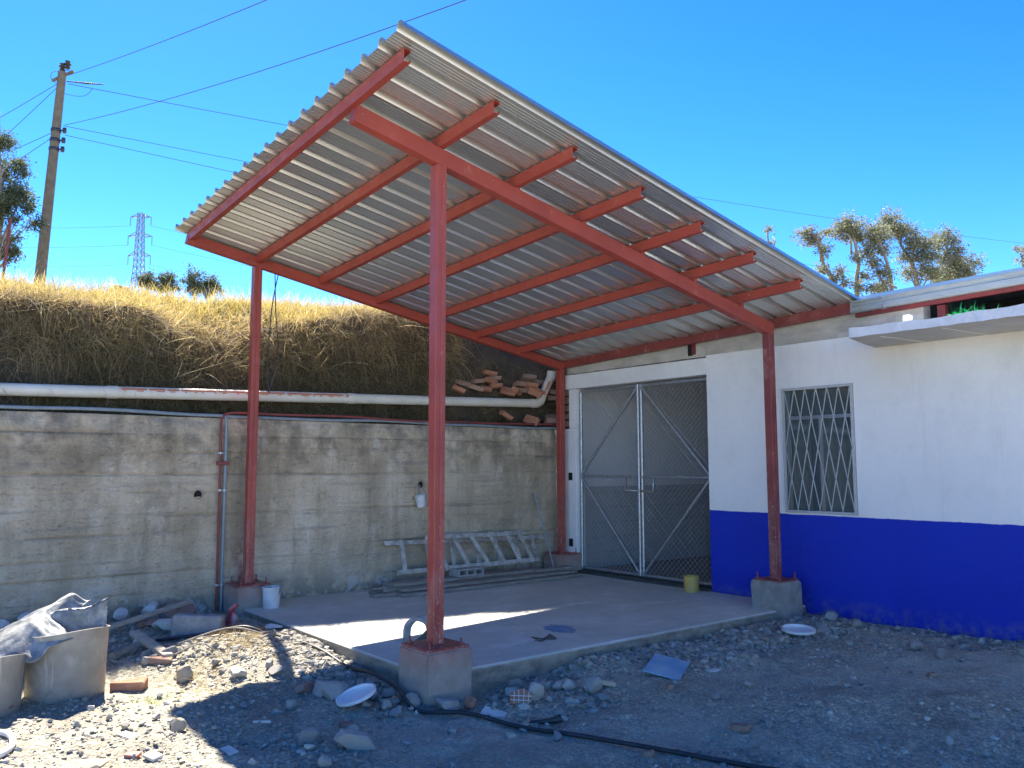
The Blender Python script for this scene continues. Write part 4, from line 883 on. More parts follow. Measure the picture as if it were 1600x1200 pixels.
# frame of the drums: s runs to the picture's right (x .62, y .78), d runs towards the camera (.98, -.19)
DC = Vector((1.87, -6.13, .29)); SX = Vector((.19, .98, 0)); DX = Vector((.98, -.19, 0))
def nz(u, v, s, o): return mnoise.noise(Vector((u*s, v*s, o)))
def fold(u, v, s, o): return .35-abs(mnoise.noise(Vector((u*s, v*s, o))))*1.6
def standing(u, v):
    s = -.12+.35*u; z = -.12+(.205+.085*u+.012*math.sin(u*7))*v; d = .02+.05*math.sin(u*3.4)-.10*v*(1-u)+.025*fold(u, v*.4, 3, 2)+.008*fold(u, v, 8, 4)
    return DC+SX*s+DX*d+Vector((0, 0, z))
cloth('metal_sheet', standing, 30, 22, 'tarp', 'crumpled grey sheet standing upright inside the large drum', 'sheet')
TG = [[(.13, -.20, .13), (.02, -.22, .185), (-.11, -.19, .12), (-.28, -.20, .05), (-.46, -.2, -.05), (-.56, -.2, -.12)],
      [(-.06, -.06, .04), (-.12, -.08, .10), (-.18, -.07, .085), (-.31, -.08, .025), (-.46, -.08, -.09), (-.56, -.08, -.14)],
      [(-.02, .12, .0), (-.10, .11, .02), (-.19, .10, .035), (-.31, .10, -.015), (-.46, .08, -.09), (-.56, .08, -.15)],
      [(.03, .262, -.03), (-.08, .275, -.06), (-.18, .27, -.16), (-.30, .23, -.15), (-.46, .2, -.14), (-.56, .2, -.17)]]
def crv(P, t):
    k_ = min(int(t*(len(P)-1)), len(P)-2); t = t*(len(P)-1)-k_; p = [Vector(P[min(max(k_+a, 0), len(P)-1)]) for a in (-1, 0, 1, 2)]
    return .5*((2*p[1])+(p[2]-p[0])*t+(2*p[0]-5*p[1]+4*p[2]-p[3])*t*t+(3*p[1]-p[0]-3*p[2]+p[3])*t**3)
def draped(u, v):
    q = crv([crv(r_, u) for r_ in TG], v); z = q.z+.030*fold(u*.9+.5*v, v*.6-.2*u, 4.5, 7)+.010*fold(u*.6-.5*v, v, 9, 3)
    return DC+SX*q.x+DX*q.y+Vector((0, 0, z))
cloth('tarp', draped, 60, 44, 'tarp', 'crumpled grey tarp draped from the large drum over its left side', 'tarp')

# ------------------------------------------------------------------ debris on the ground
def gput(mb, x, y, zoff=0): return (x, y, G(x, y)+zoff)
def slabbox(name, x, y, a, l, w_, h_, mat, label, cat, tx=0, ty=0, zoff=0, group=None):
    z = G(x, y)+h_/2+zoff; M_ = Matrix.Translation((x, y, z)) @ Euler((R(tx), R(ty), R(a))).to_matrix().to_4x4()
    mb = MB(); mb.box(-l/2, l/2, -w_/2, w_/2, -h_/2, h_/2, M_, 0, min(h_, w_)*.12); return tag(obj(name, mb, mat, org=(x, y, z)), label, cat, group)
slabbox('concrete_block', .98, -4.98, 57, .40, .12, .19, 'block_grey', 'grey concrete block on its edge left of the slab', 'concrete block', 0, 3)
def beamwood(a, b_, w_, h_, mat, label, cat='plank'):
    mb = MB(); mb.bar(a, b_, w_, h_, (0, 0, 1), .004); return tag(obj('plank', mb, mat, org=a), label, cat)
beamwood((.55, -5.62, .02), (.05, -4.75, .10), .07, .028, 'new_wood', 'long plank sloping up towards the wall behind the drum')
beamwood((.75, -5.42, .0), (1.62, -5.40, -.045), .075, .04, 'new_wood', 'short pale plank on the dark soil right of the drum')
beamwood((1.30, -5.72, -.05), (1.12, -5.48, -.03), .06, .03, 'old_wood', 'weathered plank stub close behind the large drum')
def rockmesh(sub, seed, ang=.5):
    bm = bmesh.new(); bmesh.ops.create_icosphere(bm, subdivisions=sub, radius=1); rr = random.Random(seed)
    cuts = [(Vector((rr.gauss(0, 1), rr.gauss(0, 1), rr.gauss(0, 1))).normalized(), rr.uniform(.42, .82)) for _ in range(11)]
    o = Vector((rr.uniform(0, 50), 0, 0))
    for v in bm.verts:
        p = v.co.normalized(); rad = 1+.22*mnoise.noise(p*1.4+o)+.10*mnoise.noise(p*3.5+o); q = p*rad
        for n_, d in cuts:
            e = q.dot(n_)
            if e > d: q -= n_*(e-d)*.97
        v.co = q
    bm.verts.index_update(); V = [v.co.copy() for v in bm.verts]; F = [tuple(v.index for v in f.verts) for f in bm.faces]; bm.free(); return V, F
ROCKS = []
for k_ in range(10):
    V, F = rockmesh(3 if k_ < 4 else 2, k_+1); me = bpy.data.meshes.new('stone'); me.from_pydata([tuple(v) for v in V], [], F); me.materials.append(MT['stone'])
    if k_ < 2: me.polygons.foreach_set('use_smooth', [True]*len(F)); me.set_sharp_from_angle(angle=R(28))
    ROCKS.append(me)
def rock(x, y, s, label, group=None, mat=None, flat=.7, k=None, name='stone', z=None, sink=.35):
    me = ROCKS[k if k is not None else random.randrange(10)]
    if mat: me = me.copy(); me.materials[0] = MT[mat]
    o = bpy.data.objects.new(name, me); COL.objects.link(o); s *= .5
    o.scale = (s*random.uniform(.85, 1.25), s*random.uniform(.75, 1.05), s*flat*random.uniform(.8, 1.15)); o.rotation_euler = (random.uniform(-.3, .3), random.uniform(-.3, .3), random.uniform(0, 6.28))
    o.location = (x, y, (G(x, y) if z is None else z)+o.scale.z*(1-sink*1.3)); return tag(o, label, 'stone', group)
def urock(*a, **k): return rock(*a, **k)
urock(2.05, -5.42, .17, 'tan boulder with a sharp top right of the drum at the shade edge', mat='tan_rock', flat=.95, k=0)
urock(3.14, -5.78, .11, 'small tan stone at the tip of the roof shadow', mat='tan_rock', flat=.95, k=1)
urock(.05, -4.86, .34, 'reddish boulder lying at the foot of the wall', mat='red_rock', flat=.65, k=2)
urock(.35, -5.12, .26, 'flat dull red stone behind the trash left of the block', mat='red_rock', flat=.5, k=3)
urock(3.50, -6.32, .28, 'large grey brown stone cut by the bottom frame edge', mat='tan_rock', flat=.45, k=3)
urock(3.98, -5.08, .22, 'broad flat grey stone at the bottom below the white lid', k=2, flat=.6)
urock(3.74, -5.26, .15, 'rounded olive grey stone below the white lid', k=0, flat=.9)
urock(3.12, -4.79, .19, 'rounded grey boulder touching the left end of white lid', k=1, flat=.9)
urock(2.95, -4.80, .17, 'dark grey rounded boulder second left of white lid', k=0, flat=.85)
urock(2.82, -4.86, .13, 'reddish stone leftmost of the boulders by white lid', mat='red_rock', k=2, flat=.8)
urock(2.45, -4.90, .16, 'pale angular slate chunk at the shadow edge left of the hose', k=3, flat=.5)
urock(3.48, -4.42, .16, 'blocky grey stone under the black hose near the footing', k=2, flat=.8)
urock(3.68, -4.28, .20, 'wide grey stone beside the footing on the hose', k=1, flat=.6)
urock(3.90, -3.74, .15, 'upright pale stone at the slab edge right of the footing', k=0, flat=1.1)
urock(3.99, -3.30, .16, 'pale grey rounded stone in the rubble behind the wood offcut', k=1, flat=.8)
urock(3.92, -.20, .17, 'grey concrete lump at the corner where slab meets blue wall', k=2, flat=.9, mat='block_grey')
urock(4.10, -.62, .15, 'concrete lump just in front of the round white tray', k=3, flat=.6, mat='block_grey')
urock(5.20, -.86, .13, 'knobbly pale stone standing alone on the ground near the wall', k=0, flat=.9)
urock(4.90, -.66, .17, 'low rounded stone left of the knobbly pale one', k=1, flat=.6)
def brk(x, y, l, a, label, mat='clay', w_=.11, h_=.07, tx=0, ty=0):
    me = (bme if mat == 'clay' else bme2); o = bpy.data.objects.new('brick', me); COL.objects.link(o); o.scale = (l/.2, w_/.1, h_/.064); o.location = (x, y, G(x, y)+h_*.38); o.rotation_euler = (R(tx+random.uniform(-4, 4)), R(ty+random.uniform(-4, 4)), R(a)); tag(o, label, 'brick')
brk(2.02, -5.77, .22, 60, 'rounded orange brick lying beside the large drum'); brk(1.62, -5.48, .20, 70, 'half buried orange brick under the short pale plank', 'clay_dusty', .09, .05, 0, 10)
brk(1.12, -4.62, .30, 40, 'long flat orange brick piece before the concrete block', 'clay', .12, .06); rock(3.72, -4.15, .12, 'broken orange brick lump at the right foot of the nearest footing', mat='clay', k=2, flat=.9, name='brick')
rock(3.36, -4.48, .10, 'small orange brick fragment left of the footing by the hose', mat='clay', k=3, flat=.7, name='brick')
for x, y, l, a, lab in ((5.02, -3.9, .06, 30, 'small orange brick chip beside the black hose in the foreground'), (3.6, -4.95, .09, 10, 'thin orange brick flake on the ground below the white lid'), (5.35, -1.35, .06, 60, 'tiny red brick chip on the grey ground near the wall'), (4.35, -2.95, .05, 80, 'tiny brick chip right of the wood offcut'), (5.1, -3.2, .10, 15, 'half buried tan brick piece in the open shaded ground')):
    brk(x, y, l, a, lab, 'clay_dusty', l*.7, .035)
x, y = 3.92, -3.88; z = G(x, y); hcl = thing('floor_tile', (x, y, z), 'broken red tile crossed by pale grout lines leaning in the rubble', 'tile')
M_ = Matrix.Translation((x, y, z+.045)) @ Matrix.Rotation(R(35), 4, 'Z') @ Euler((R(48), 0, R(20))).to_matrix().to_4x4()
mb = MB(); mb.add([M_ @ Vector(p) for p in ((-.075, -.045, 0), (.05, -.05, 0), (.08, .02, 0), (.01, .055, 0), (-.07, .03, 0), (-.075, -.045, .012), (.05, -.05, .012), (.08, .02, .012), (.01, .055, .012), (-.07, .03, .012))], [(4, 3, 2, 1, 0), (5, 6, 7, 8, 9)]+[(q, (q+1) % 5, 5+(q+1) % 5, 5+q) for q in range(5)]); obj('tile_body', mb, 'clay', hcl)
for a, c in (((-.05, -.047), (-.045, .037)), ((-.02, -.048), (-.015, .048)), ((.01, -.049), (.02, .050)), ((.04, -.05), (.05, .03)), ((-.073, -.02), (.06, -.03)), ((-.071, .008), (.07, .0))):
    mb = MB(); mb.bar(M_ @ Vector((*a, .0135)), M_ @ Vector((*c, .0135)), .005, .004, M_.to_3x3() @ Vector((0, 0, 1))); obj('grout_line', mb, 'tile_white', hcl)
slabbox('tile', 3.93, -4.12, 30, .15, .11, .014, 'tile_white', 'grey tile fragment lying right of the footing', 'tile', 18, 10)
slabbox('tile', 3.62, -5.66, 10, .10, .055, .012, 'tile_white', 'white tile fragment alone in the roof shadow at bottom left', 'tile', 5, 5)
slabbox('tile', 3.36, -6.08, 50, .07, .06, .02, 'red_tile', 'dark red tile piece on the sunlit soil at bottom', 'tile', 5, 5)
slabbox('tile', 3.44, -6.0, 20, .09, .06, .018, 'tile_white', 'pale tile piece touching the dark red one', 'tile', 8, 5)
slabbox('tile', 3.02, -6.02, 20, .13, .06, .014, 'tile_white', 'flat pale chip on the sunlit soil left of the shadow', 'tile', 2, 2)
slabbox('tile', 3.30, -5.35, 62, .10, .022, .014, 'tile_white', 'thin pale stick of tile in the roof shadow', 'tile', 2, 2)
slabbox('wood_offcut', 3.98, -3.22, 68, .20, .055, .03, 'new_wood', 'pale wood offcut lying tilted in the rubble by the slab', 'wood', 0, 12, .03)
slabbox('wood_offcut', 3.80, -3.40, 80, .12, .045, .018, 'new_wood', 'short thin wood offcut left of the larger offcut', 'wood', 5, 4, .02)
slabbox('wood_offcut', 4.32, -4.28, 75, .05, .04, .03, 'new_wood', 'tiny wood cube near the black hose', 'wood')
slabbox('wood_offcut', 4.25, -2.35, 85, .11, .05, .014, 'tile_white', 'pale flat offcut right of the blue board', 'wood', 3, 3)
bb = slabbox('blue_board', 4.08, -2.66, 28, .26, .36, .012, 'blue_board', 'light blue flat board lying on the rubble', 'board', 7, 9, .03)
def lid(x, y, r, tx, ty, label, deep=.012):
    t = thing('bucket_lid', (x, y, G(x, y)), label, 'lid', 'white bucket lids'); M_ = Matrix.Rotation(R(ty), 4, Vector((-.78, .62, 0))) @ Matrix.Rotation(R(tx), 4, Vector((.62, .78, 0))); mb = MB()
    mb.lathe([(.001, .004), (r*.72, .004), (r*.76, .010), (r*.86, .010), (r*.9, deep+.012), (r, deep+.012), (r*1.01, deep-.008), (r*.98, deep-.010), (r*.96, deep+.002), (r*.86, -.002), (.001, -.004)], 36, (x, y, G(x, y)+(.055 if ty else .035)), M_); obj('disc', mb, 'white_plastic', t, smooth=True, auto=35)
lid(3.32, -4.74, .13, 9, -16, 'white round lid tilted among boulders left of the footing'); lid(4.0, -.86, .14, 5, 0, 'round white tray lid on rubble near the blue wall')
rb = thing('rubbish_bag', gput(None, .80, -4.62), 'crumpled red and white bag beside the slab corner', 'rubbish'); mb = MB(); V, F = rockmesh(2, 77); x, y, z = gput(None, .80, -4.62)
mb.add([(x+v.x*.075, y+v.y*.075, z+.09+v.z*.11) for v in V], F); obj('sack', mb, 'red_bag', rb, smooth=True)
mb = MB(); mb.tube([(x, y-.03, z+.17), (x+.02, y+.03, z+.23)], .022, 6); obj('red_tip', mb, 'red_bag', rb)
mb = MB(); V, F = rockmesh(2, 78); x, y, z = gput(None, .62, -5.15); mb.add([(x+v.x*.13, y+v.y*.15, z+.05+v.z*.075) for v in V], F); tag(obj('rubbish_packet', mb, 'white_bag', org=(x, y, z)), 'crumpled white and green packet behind the concrete block', 'rubbish')
mb = MB(); V, F = rockmesh(2, 79); x, y, z = gput(None, 1.15, -4.38); mb.add([(x+v.x*.07, y+v.y*.09, z+.03+v.z*.03) for v in V], F); tag(obj('rubbish_scrap', mb, 'white_plastic', org=(x, y, z)), 'white plastic scrap against the left slab edge', 'rubbish')
# hoses
hp_ = [(1.30, -4.62), (1.47, -4.50), (2.04, -4.41), (2.54, -4.40), (2.95, -4.43), (3.28, -4.42), (3.60, -4.46), (3.86, -4.27), (4.2, -4.12), (4.55, -4.0), (5.07, -3.78), (5.46, -3.58), (5.9, -3.4), (6.6, -3.2)]
pts = smooth_path([(x, y, G(x, y)+(.018 if q else -.02)+(.05 if 4 <= q <= 5 else 0)) for q, (x, y) in enumerate(hp_)], 6)
mb = MB(); mb.tube(pts, .0135, 8); tag(obj('black_hose', mb, 'black_rubber', smooth=True, org=pts[0]), 'long black hose snaking past the footing towards the bottom right', 'hose')
mb = MB(); pts = smooth_path([(4.17, -4.02, G(4.17, -4.02)+.02), (4.25, -3.93, G(4.25, -3.93)+.03), (4.27, -3.86, G(4.27, -3.86)+.05)], 4); mb.tube(pts, [.008+.018*q/8 for q in range(9)], 8); tag(obj('hose_end', mb, 'black_rubber', org=pts[0]), 'short dark hose stub touching the long black hose', 'hose')
pts = smooth_path([(x, y, G(x, y)+.02) for x, y in ((2.45, -6.8), (2.50, -6.63), (2.62, -6.56), (2.82, -6.56), (2.98, -6.60), (3.08, -6.70), (3.1, -6.9))], 6); mb = MB(); mb.tube(pts, .018, 8); tag(obj('white_hose', mb, 'white_plastic', smooth=True, org=pts[0]), 'curved white hose entering at the bottom left corner', 'hose')
mb = MB(); pts = smooth_path([(.95, -5.3, G(.95, -5.3)+.02), (1.2, -4.95, G(1.2, -4.95)+.03), (1.4, -4.75, G(1.4, -4.75)+.06), (1.5, -4.6, G(1.5, -4.6)+.03)]); mb.tube(pts, .014, 8); tag(obj('black_hose', mb, 'black_rubber', smooth=True, org=pts[0]), 'short dark hose in front of the concrete block', 'hose')
for k_, (a, b_, c_, lab) in enumerate((((1.35, -5.25), (1.55, -4.9), (1.62, -4.58), 'long bent twig on the soil mound left of the slab'), ((1.6, -5.35), (1.72, -5.2), (1.8, -5.12), 'short twig sticking up from the soil mound'), ((1.5, -4.72), (1.7, -4.62), (1.78, -4.75), 'curled root on top of the soil mound'))):
    mb = MB(); mb.tube(smooth_path([(p[0], p[1], G(*p)+.02+(.05 if q == 1 else 0)) for q, p in enumerate((a, b_, c_))]), .007, 5); tag(obj('twig', mb, 'old_wood', org=(a[0], a[1], 0)), lab, 'twig')
# counted stones, area by area
LM = [((W, -L), 'the nearest footing'), ((3.98, -3.22), 'the pale wood offcut'), ((4.08, -2.66), 'the blue board'), ((4.0, -.86), 'the white tray lid'), ((W, -.4), 'the grey footing by the blue wall'), ((3.32, -4.74), 'the tilted white lid'), ((1.87, -6.13), 'the large drum'), ((.98, -4.98), 'the concrete block'), ((1.3, -5.4), 'the short pale plank'), ((2.05, -5.42), 'the tan boulder'), ((3.14, -5.78), 'the tip of the roof shadow'), ((5.0, -3.8), 'the black hose'), ((5.2, -.86), 'the knobbly pale stone'), ((3.44, -6.05), 'the dark red tile'), ((1.75, -4.85), 'the straw covered mound'), ((6.3, -.2), 'the right end of the blue wall'), ((5.6, -2.4), 'the open middle of the yard')]
def near_label(o):
    x, y = o.location.x, o.location.y; q = min(LM, key=lambda q: (q[0][0]-x)**2+(q[0][1]-y)**2); d = Vector((x-q[0][0], y-q[0][1], 0)); a, b_ = d.dot(rv_), d.dot(fv_)
    where = ('right of' if a > 0 else 'left of') if abs(a) > abs(b_) else ('just behind' if b_ > 0 else 'in front of'); sx, sy, sz = o.scale; s_ = (sx+sy)
    size = 'large' if s_ > .115 else 'medium' if s_ > .08 else 'small' if s_ > .055 else 'very small'
    shape = 'flat' if sz < .55*min(sx, sy) else 'elongated' if max(sx, sy) > 1.4*min(sx, sy) else 'upright' if sz > .85*min(sx, sy) else 'chunky'
    side = ', farther one' if d.length > .8 else ', touching close' if d.length < .28 else ''
    return '%s %s stone %s %s%s' % (size, shape, where, q[1], side)
rv_ = Vector((.62, .78, 0)); fv_ = Vector((-.78, .62, 0))
AREAS = [(82, (3.52, 4.15), (-4.0, -.5), 'front slab edge rubble', 'small grey stone in the rubble strewn along the right front edge of the slab', .05, .13),
         (56, (2.7, 4.3), (-5.4, -4.4), 'stones before the near footing', 'grey stone on shaded ground in front of the nearest footing', .045, .12),
         (34, (3.75, 7.6), (-.55, .06), 'stones along the blue wall', 'grey stone at the foot of the blue wall', .05, .14),
         (44, (4.2, 6.6), (-4.6, -.7), 'loose stones on the shaded yard', 'loose stone scattered on the open shaded yard', .04, .09),
         (30, (2.1, 3.9), (-6.6, -5.2), 'loose stones on the sunlit soil', 'loose stone on the sunlit soil at lower left', .04, .09),
         (38, (.1, 2.5), (-5.9, -4.45), 'rubble left of the slab', 'stone in the rubble between the drum and the slab', .05, .13)]
for n_, xr, yr, grp, lab, s0, s1 in AREAS:
    c = 0
    while c < n_:
        x = random.uniform(*xr); y = random.uniform(*yr)
        if grp.startswith('front'): x = 3.52+abs(random.gauss(0, .27)); y = random.choice((random.uniform(*yr), random.gauss(-3.4, .4)))
        if grp.startswith('stones before') and random.random() < .6: x = random.gauss(3.25, .28); y = random.gauss(-4.5, .12)
        if grp.startswith('rubble') and y < -5.75 : continue
        if x < W+.16 and y > -L-.16: continue
        if (x-1.87)**2+(y+6.13)**2 < .12: continue
        s = s0+(s1-s0)*random.random()**2; o_ = rock(x, y, s, None, grp, k=random.randrange(4, 10) if s < .09 else random.randrange(4)); o_['label'] = near_label(o_); c += 1
for y in np.arange(-8.2, -4.6, .24):
    rock(-.13+random.uniform(-.03, .05), y+random.uniform(-.06, .06), random.uniform(.14, .26), 'whitish mortar lump at the wall foot '+('left of the drums' if y < -6.9 else 'behind the drums' if y < -5.9 else 'behind the sloping plank' if y < -5.2 else 'left of the upright conduits'), 'mortar lumps at the wall foot', mat='tile_white', flat=.8, name='mortar_lump', sink=.4)
# gravel: nobody could count it
def gravel(n, xr, yr, s0, s1, seed):
    r_g = np.random.default_rng(seed); x = r_g.uniform(*xr, n*2); y = r_g.uniform(*yr, n*2)
    d = .40+1.6*vnoise(x, y, 1.1, 91)+1.3*vnoise(x, y, 3.5, 92); keep = (r_g.random(n*2) < d) & ~((x < W+.125) & (y > -L-.125)); x = x[keep][:n]; y = y[keep][:n]; return x, y, s0*(s1/s0)**(r_g.random(len(x))**1.8), r_g
ico = bmesh.new(); bmesh.ops.create_icosphere(ico, subdivisions=1, radius=1); IV = np.array([v.co for v in ico.verts]); ico.verts.index_update(); IF = np.array([[v.index for v in f.verts] for f in ico.faces]); ico.free()
VV = []; FF = []; TT = []; off = 0
for args in ((9000, (3.5, 7.8), (-5.4, .08), .004, .021, 1), (4200, (1.6, 4.2), (-6.9, -4.3), .004, .018, 2), (1900, (0, 2.2), (-6.3, -4.3), .006, .032, 3), (2600, (3.49, 4.25), (-4.4, -.3), .008, .034, 4), (900, (3.6, 7.6), (-.35, .09), .008, .035, 5), (1300, (1.2, 3.3), (-4.75, -4.3), .008, .035, 6)):
    x, y, s, r_g = gravel(*args); n_ = len(x)
    jit = 1+.35*r_g.normal(size=(n_, len(IV), 1)).clip(-1.5, 1.5)*.7; sc = s[:, None, None]*np.stack([r_g.uniform(.7, 1.3, n_), r_g.uniform(.7, 1.2, n_), r_g.uniform(.45, .85, n_)], 1)[:, None]
    P = IV[None]*jit*sc; a = r_g.uniform(0, 6.28, n_); ca, sa = np.cos(a)[:, None], np.sin(a)[:, None]; P = np.stack([P[..., 0]*ca-P[..., 1]*sa, P[..., 0]*sa+P[..., 1]*ca, P[..., 2]], -1)
    P += np.stack([x, y, gfull(x, y)+s*.2], 1)[:, None]; VV.append(P.reshape(-1, 3)); FF.append((IF[None]+np.arange(n_)[:, None, None]*len(IV)+off).reshape(-1, 3)); off += n_*len(IV); TT.append(np.repeat(r_g.random(n_), len(IV)))
o = obj('gravel', (np.concatenate(VV), np.concatenate(FF).tolist()), 'gravel'); ca = o.data.color_attributes.new('tone', 'FLOAT_COLOR', 'POINT'); T = np.concatenate(TT).astype(np.float32); ca.data.foreach_set('color', np.stack([T, T, T, np.ones_like(T)], 1).ravel()); tag(o, kind='stuff')
# dry straw on the mound, weeds
def gblades(name, n, cx, cy, sx, sy, lo_, hi_, cols, flat):
    x = rng.normal(cx, sx, n); y = rng.normal(cy, sy, n); keep = ~((x < W+.12) & (y > -L-.12)); x = x[keep]; y = y[keep]; n = len(x); P = np.stack([x, y, gfull(x, y)+.004], 1); D = unit(rng.normal(size=(n, 3))*[1, 1, .3]+[0, 0, flat]); return blades(name, P, D, rng.uniform(lo_, hi_, n), rng.uniform(.002, .005, n), .3, pal(n, cols, [1]*len(cols)))
gblades('dry_straw', 1300, 1.75, -4.85, .28, .16, .05, .16, [(.42, .34, .18), (.34, .26, .13), (.22, .17, .10)], .35)
gblades('dry_straw', 700, 2.15, -5.3, .30, .12, .04, .12, [(.42, .34, .18), (.34, .26, .13)], .25)
gblades('weeds', 130, 2.42, -5.75, .10, .10, .03, .07, [(.22, .30, .05), (.30, .34, .07)], 1.2)
gblades('weeds', 220, .1, -5.6, .25, .5, .05, .14, [(.07, .10, .03), (.10, .12, .04)], 1.2)

# ------------------------------------------------------------------ crest, pole, tower, wires
for (x, y, s, lab) in ((-2.9, -4.82, .34, 'dark boulder on the sunlit crest below the lattice tower'), (-3.3, -5.36, .22, 'smaller dark boulder on the crest right of the utility pole')):
    rock(x, y, s, lab, mat='tan_rock', flat=.8, k=0, name='boulder', z=hillz(x, y)+.10)
pole = thing('utility_pole', (-19.9, -3.14, hillz(-19.9, -3.14)), 'tall weathered utility pole leaning slightly on the grassy crest', 'utility pole')
pb = Vector((-20.3, -3.2, hillz(-19.9, -3.14)-.3)); pt = Vector((-19.0, -3.02, 13.25)); mb = MB(); mb.tube([pb, pb.lerp(pt, .5), pt], [.17, .145, .115], 12); obj('pole_shaft', mb, 'pole_concrete', pole, smooth=True, auto=40)
rv = Vector((.62, .78, 0)); fv = Vector((-.78, .62, 0)); ax = lambda v: pb.lerp(pt, v)
def pp(u, v, dep): # helper for the distant wires: world point at a bearing and range
    d = f_*1+r2*((u-800)/1293.4)-u2*((v-600)/1293.4); return CAM+d*dep
mb = MB(); mb.bar(pt-rv*.30+Vector((0, 0, -.28)), pt+rv*.34+Vector((0, 0, .02)), .06, .07); obj('cross_arm', mb, 'pole_concrete', pole)
for p in (pt+Vector((0, 0, .12)), pt+rv*.15+Vector((0, 0, .2))): mb = MB(); mb.lathe([(.001, -.12), (.04, -.12), (.09, -.06), (.05, -.02), (.11, .04), (.05, .08), (.08, .13), (.001, .16)], 12, p); obj('insulator', mb, 'insulator', pole)
for dz in (-1.78, -2.08, -2.35):
    c = pt+(pb-pt).normalized()*(-dz); mb = MB(); mb.lathe([(.145, -.05), (.15, 0), (.145, .05)], 12, c); mb.bar(c, c+rv*.26, .04, .04); mb.lathe([(.001, -.08), (.05, -.08), (.06, 0), (.05, .08), (.001, .08)], 8, c+rv*.26); obj('bracket', mb, 'insulator', pole)
a_ = pt+rv*.15+Vector((0, 0, -.3)); mb = MB(); mb.tube([a_, a_+rv*.6+Vector((0, 0, -.06)), a_+rv*1.1+Vector((0, 0, -.1))], [.015, .028, .015], 8); obj('strain_insulator', mb, 'insulator', pole)
wn = 'overhead wires from the utility pole'
def wire(a, b_, sag, r, label, group=wn):
    a = Vector(a); b_ = Vector(b_); pts = [a.lerp(b_, k_/16)-Vector((0, 0, sag*4*(k_/16)*(1-k_/16))) for k_ in range(17)]; mb = MB(); mb.tube(pts, r, 4, False); tag(obj('overhead_wire', mb, 'black_line', org=a), label, 'wire', group)
wire(pp(106, 118, 25), pp(640, -95, 13), .1, .0085, 'topmost wire rising from the pole top to the upper frame edge')
wire(pp(99, 196, 25), pp(980, -95, 12), .25, .0085, 'wire crossing the sky from mid pole to the top behind the roof tip')
wire(pp(106, 131, 25), pp(1720, 392, 60), .6, .010, 'wire from the pole top passing behind the roof to the right edge')
wire(pp(101, 197, 25), pp(1660, 470, 70), .5, .009, 'lower wire from the pole brackets passing behind the roof, upper of two')
wire(pp(101, 211, 25), pp(1640, 500, 75), .8, .009, 'lowest wire from the pole brackets going behind the roof')
for (u0, v0, u1, v1, lab) in ((94, 128, -150, 262, 'wire from the pole top going down left, upper of two'), (90, 136, -150, 350, 'wire from the pole top going down left, steeper one'), (84, 206, -120, 286, 'wire from the mid pole bracket going left'), (84, 213, -120, 338, 'lowest wire from the mid pole going down left')): wire(pp(u0, v0, 25), pp(u1, v1, 30), .1, .009, lab)
mb = MB(); mb.tube(smooth_path([pp(88, 130, 25), pp(79, 120, 25), pp(84, 112, 25), pp(97, 112, 25)]), .008, 4); mb.tube(smooth_path([pp(100, 146, 25), pp(118, 150, 25), pp(134, 149, 25), pp(145, 138, 25)]), .008, 4); mb.tube(smooth_path([pp(99, 112, 25), pp(108, 110, 25), pp(113, 116, 25)]), .008, 4); obj('jumper_wire', mb, 'black_line', pole)
# lattice tower far behind
tx, ty = -201.0, 44.5; tz0 = hillz(tx, ty); H = 62.7-tz0
tow = thing('lattice_tower', (tx, ty, tz0), 'distant steel lattice transmission tower with three pairs of arms', 'transmission tower'); mb = MB(); r_b = .11
def tw(z): return np.interp(z, [0, H*.55, H], [3.2, 1.0, .55])
lv = list(np.linspace(0, H*.5, 6))+list(np.linspace(H*.56, H, 10)); Q = ((1, 1), (-1, 1), (-1, -1), (1, -1))
cor = lambda z, q: Vector((tx, ty, tz0+z))+rv*Q[q][0]*tw(z)+fv*Q[q][1]*tw(z)
for i in range(len(lv)-1):
    for q in range(4):
        mb.tube([cor(lv[i], q), cor(lv[i+1], q)], r_b, 4, False); mb.tube([cor(lv[i], q), cor(lv[i+1], (q+1) % 4)], r_b*.6, 3, False); mb.tube([cor(lv[i], (q+1) % 4), cor(lv[i+1], q)], r_b*.6, 3, False); mb.tube([cor(lv[i+1], q), cor(lv[i+1], (q+1) % 4)], r_b*.6, 3, False)
obj('lattice_body', mb, 'tower_steel', tow)
for k_, (v, wd) in enumerate(((338, 2.5), (369, 2.9), (400, 2.7))):
    z = (735-v)/1293.4*200+1.36-tz0+3.0
    z = H-(v-332)/1293.4*200
    for sg in (-1, 1):
        mb = MB(); c = Vector((tx, ty, tz0+z)); tip = c+rv*sg*wd; w0 = tw(z)
        for fq in (-1, 1): mb.tube([c+rv*sg*w0+fv*fq*w0+Vector((0, 0, .9 if k_ else .6)), tip], r_b*.8, 3, False); mb.tube([c+rv*sg*w0+fv*fq*w0-Vector((0, 0, .05)), tip], r_b*.8, 3, False)
        arm = obj('arm', mb, 'tower_steel', tow); mb = MB(); mb.tube([tip, tip-Vector((0, 0, 2.2))], .10, 5); obj('insulator_string', mb, 'tower_steel', arm)
        e = tip-Vector((0, 0, 2.2)); far_ = e+rv*sg*75+Vector((0, 0, -13 if sg > 0 else 1.5)); wire(e, far_, 1.2, .03, 'faint far power line on the %s of the lattice tower, %s' % ('right' if sg > 0 else 'left', ('top', 'middle', 'bottom')[k_]), 'far power lines on the lattice tower')
mb = MB(); mb.tube([(-4.2, -6.55, hillz(-4.2, -6.5)-.2), pp(4, 438, 12.6), pp(17, 340, 12.6)], .022, 6); tag(obj('rusty_stake', mb, 'dark_red', org=(-4.2, -6.55, 3.7)), 'thin rusty stake standing on the crest at the left edge', 'stake')

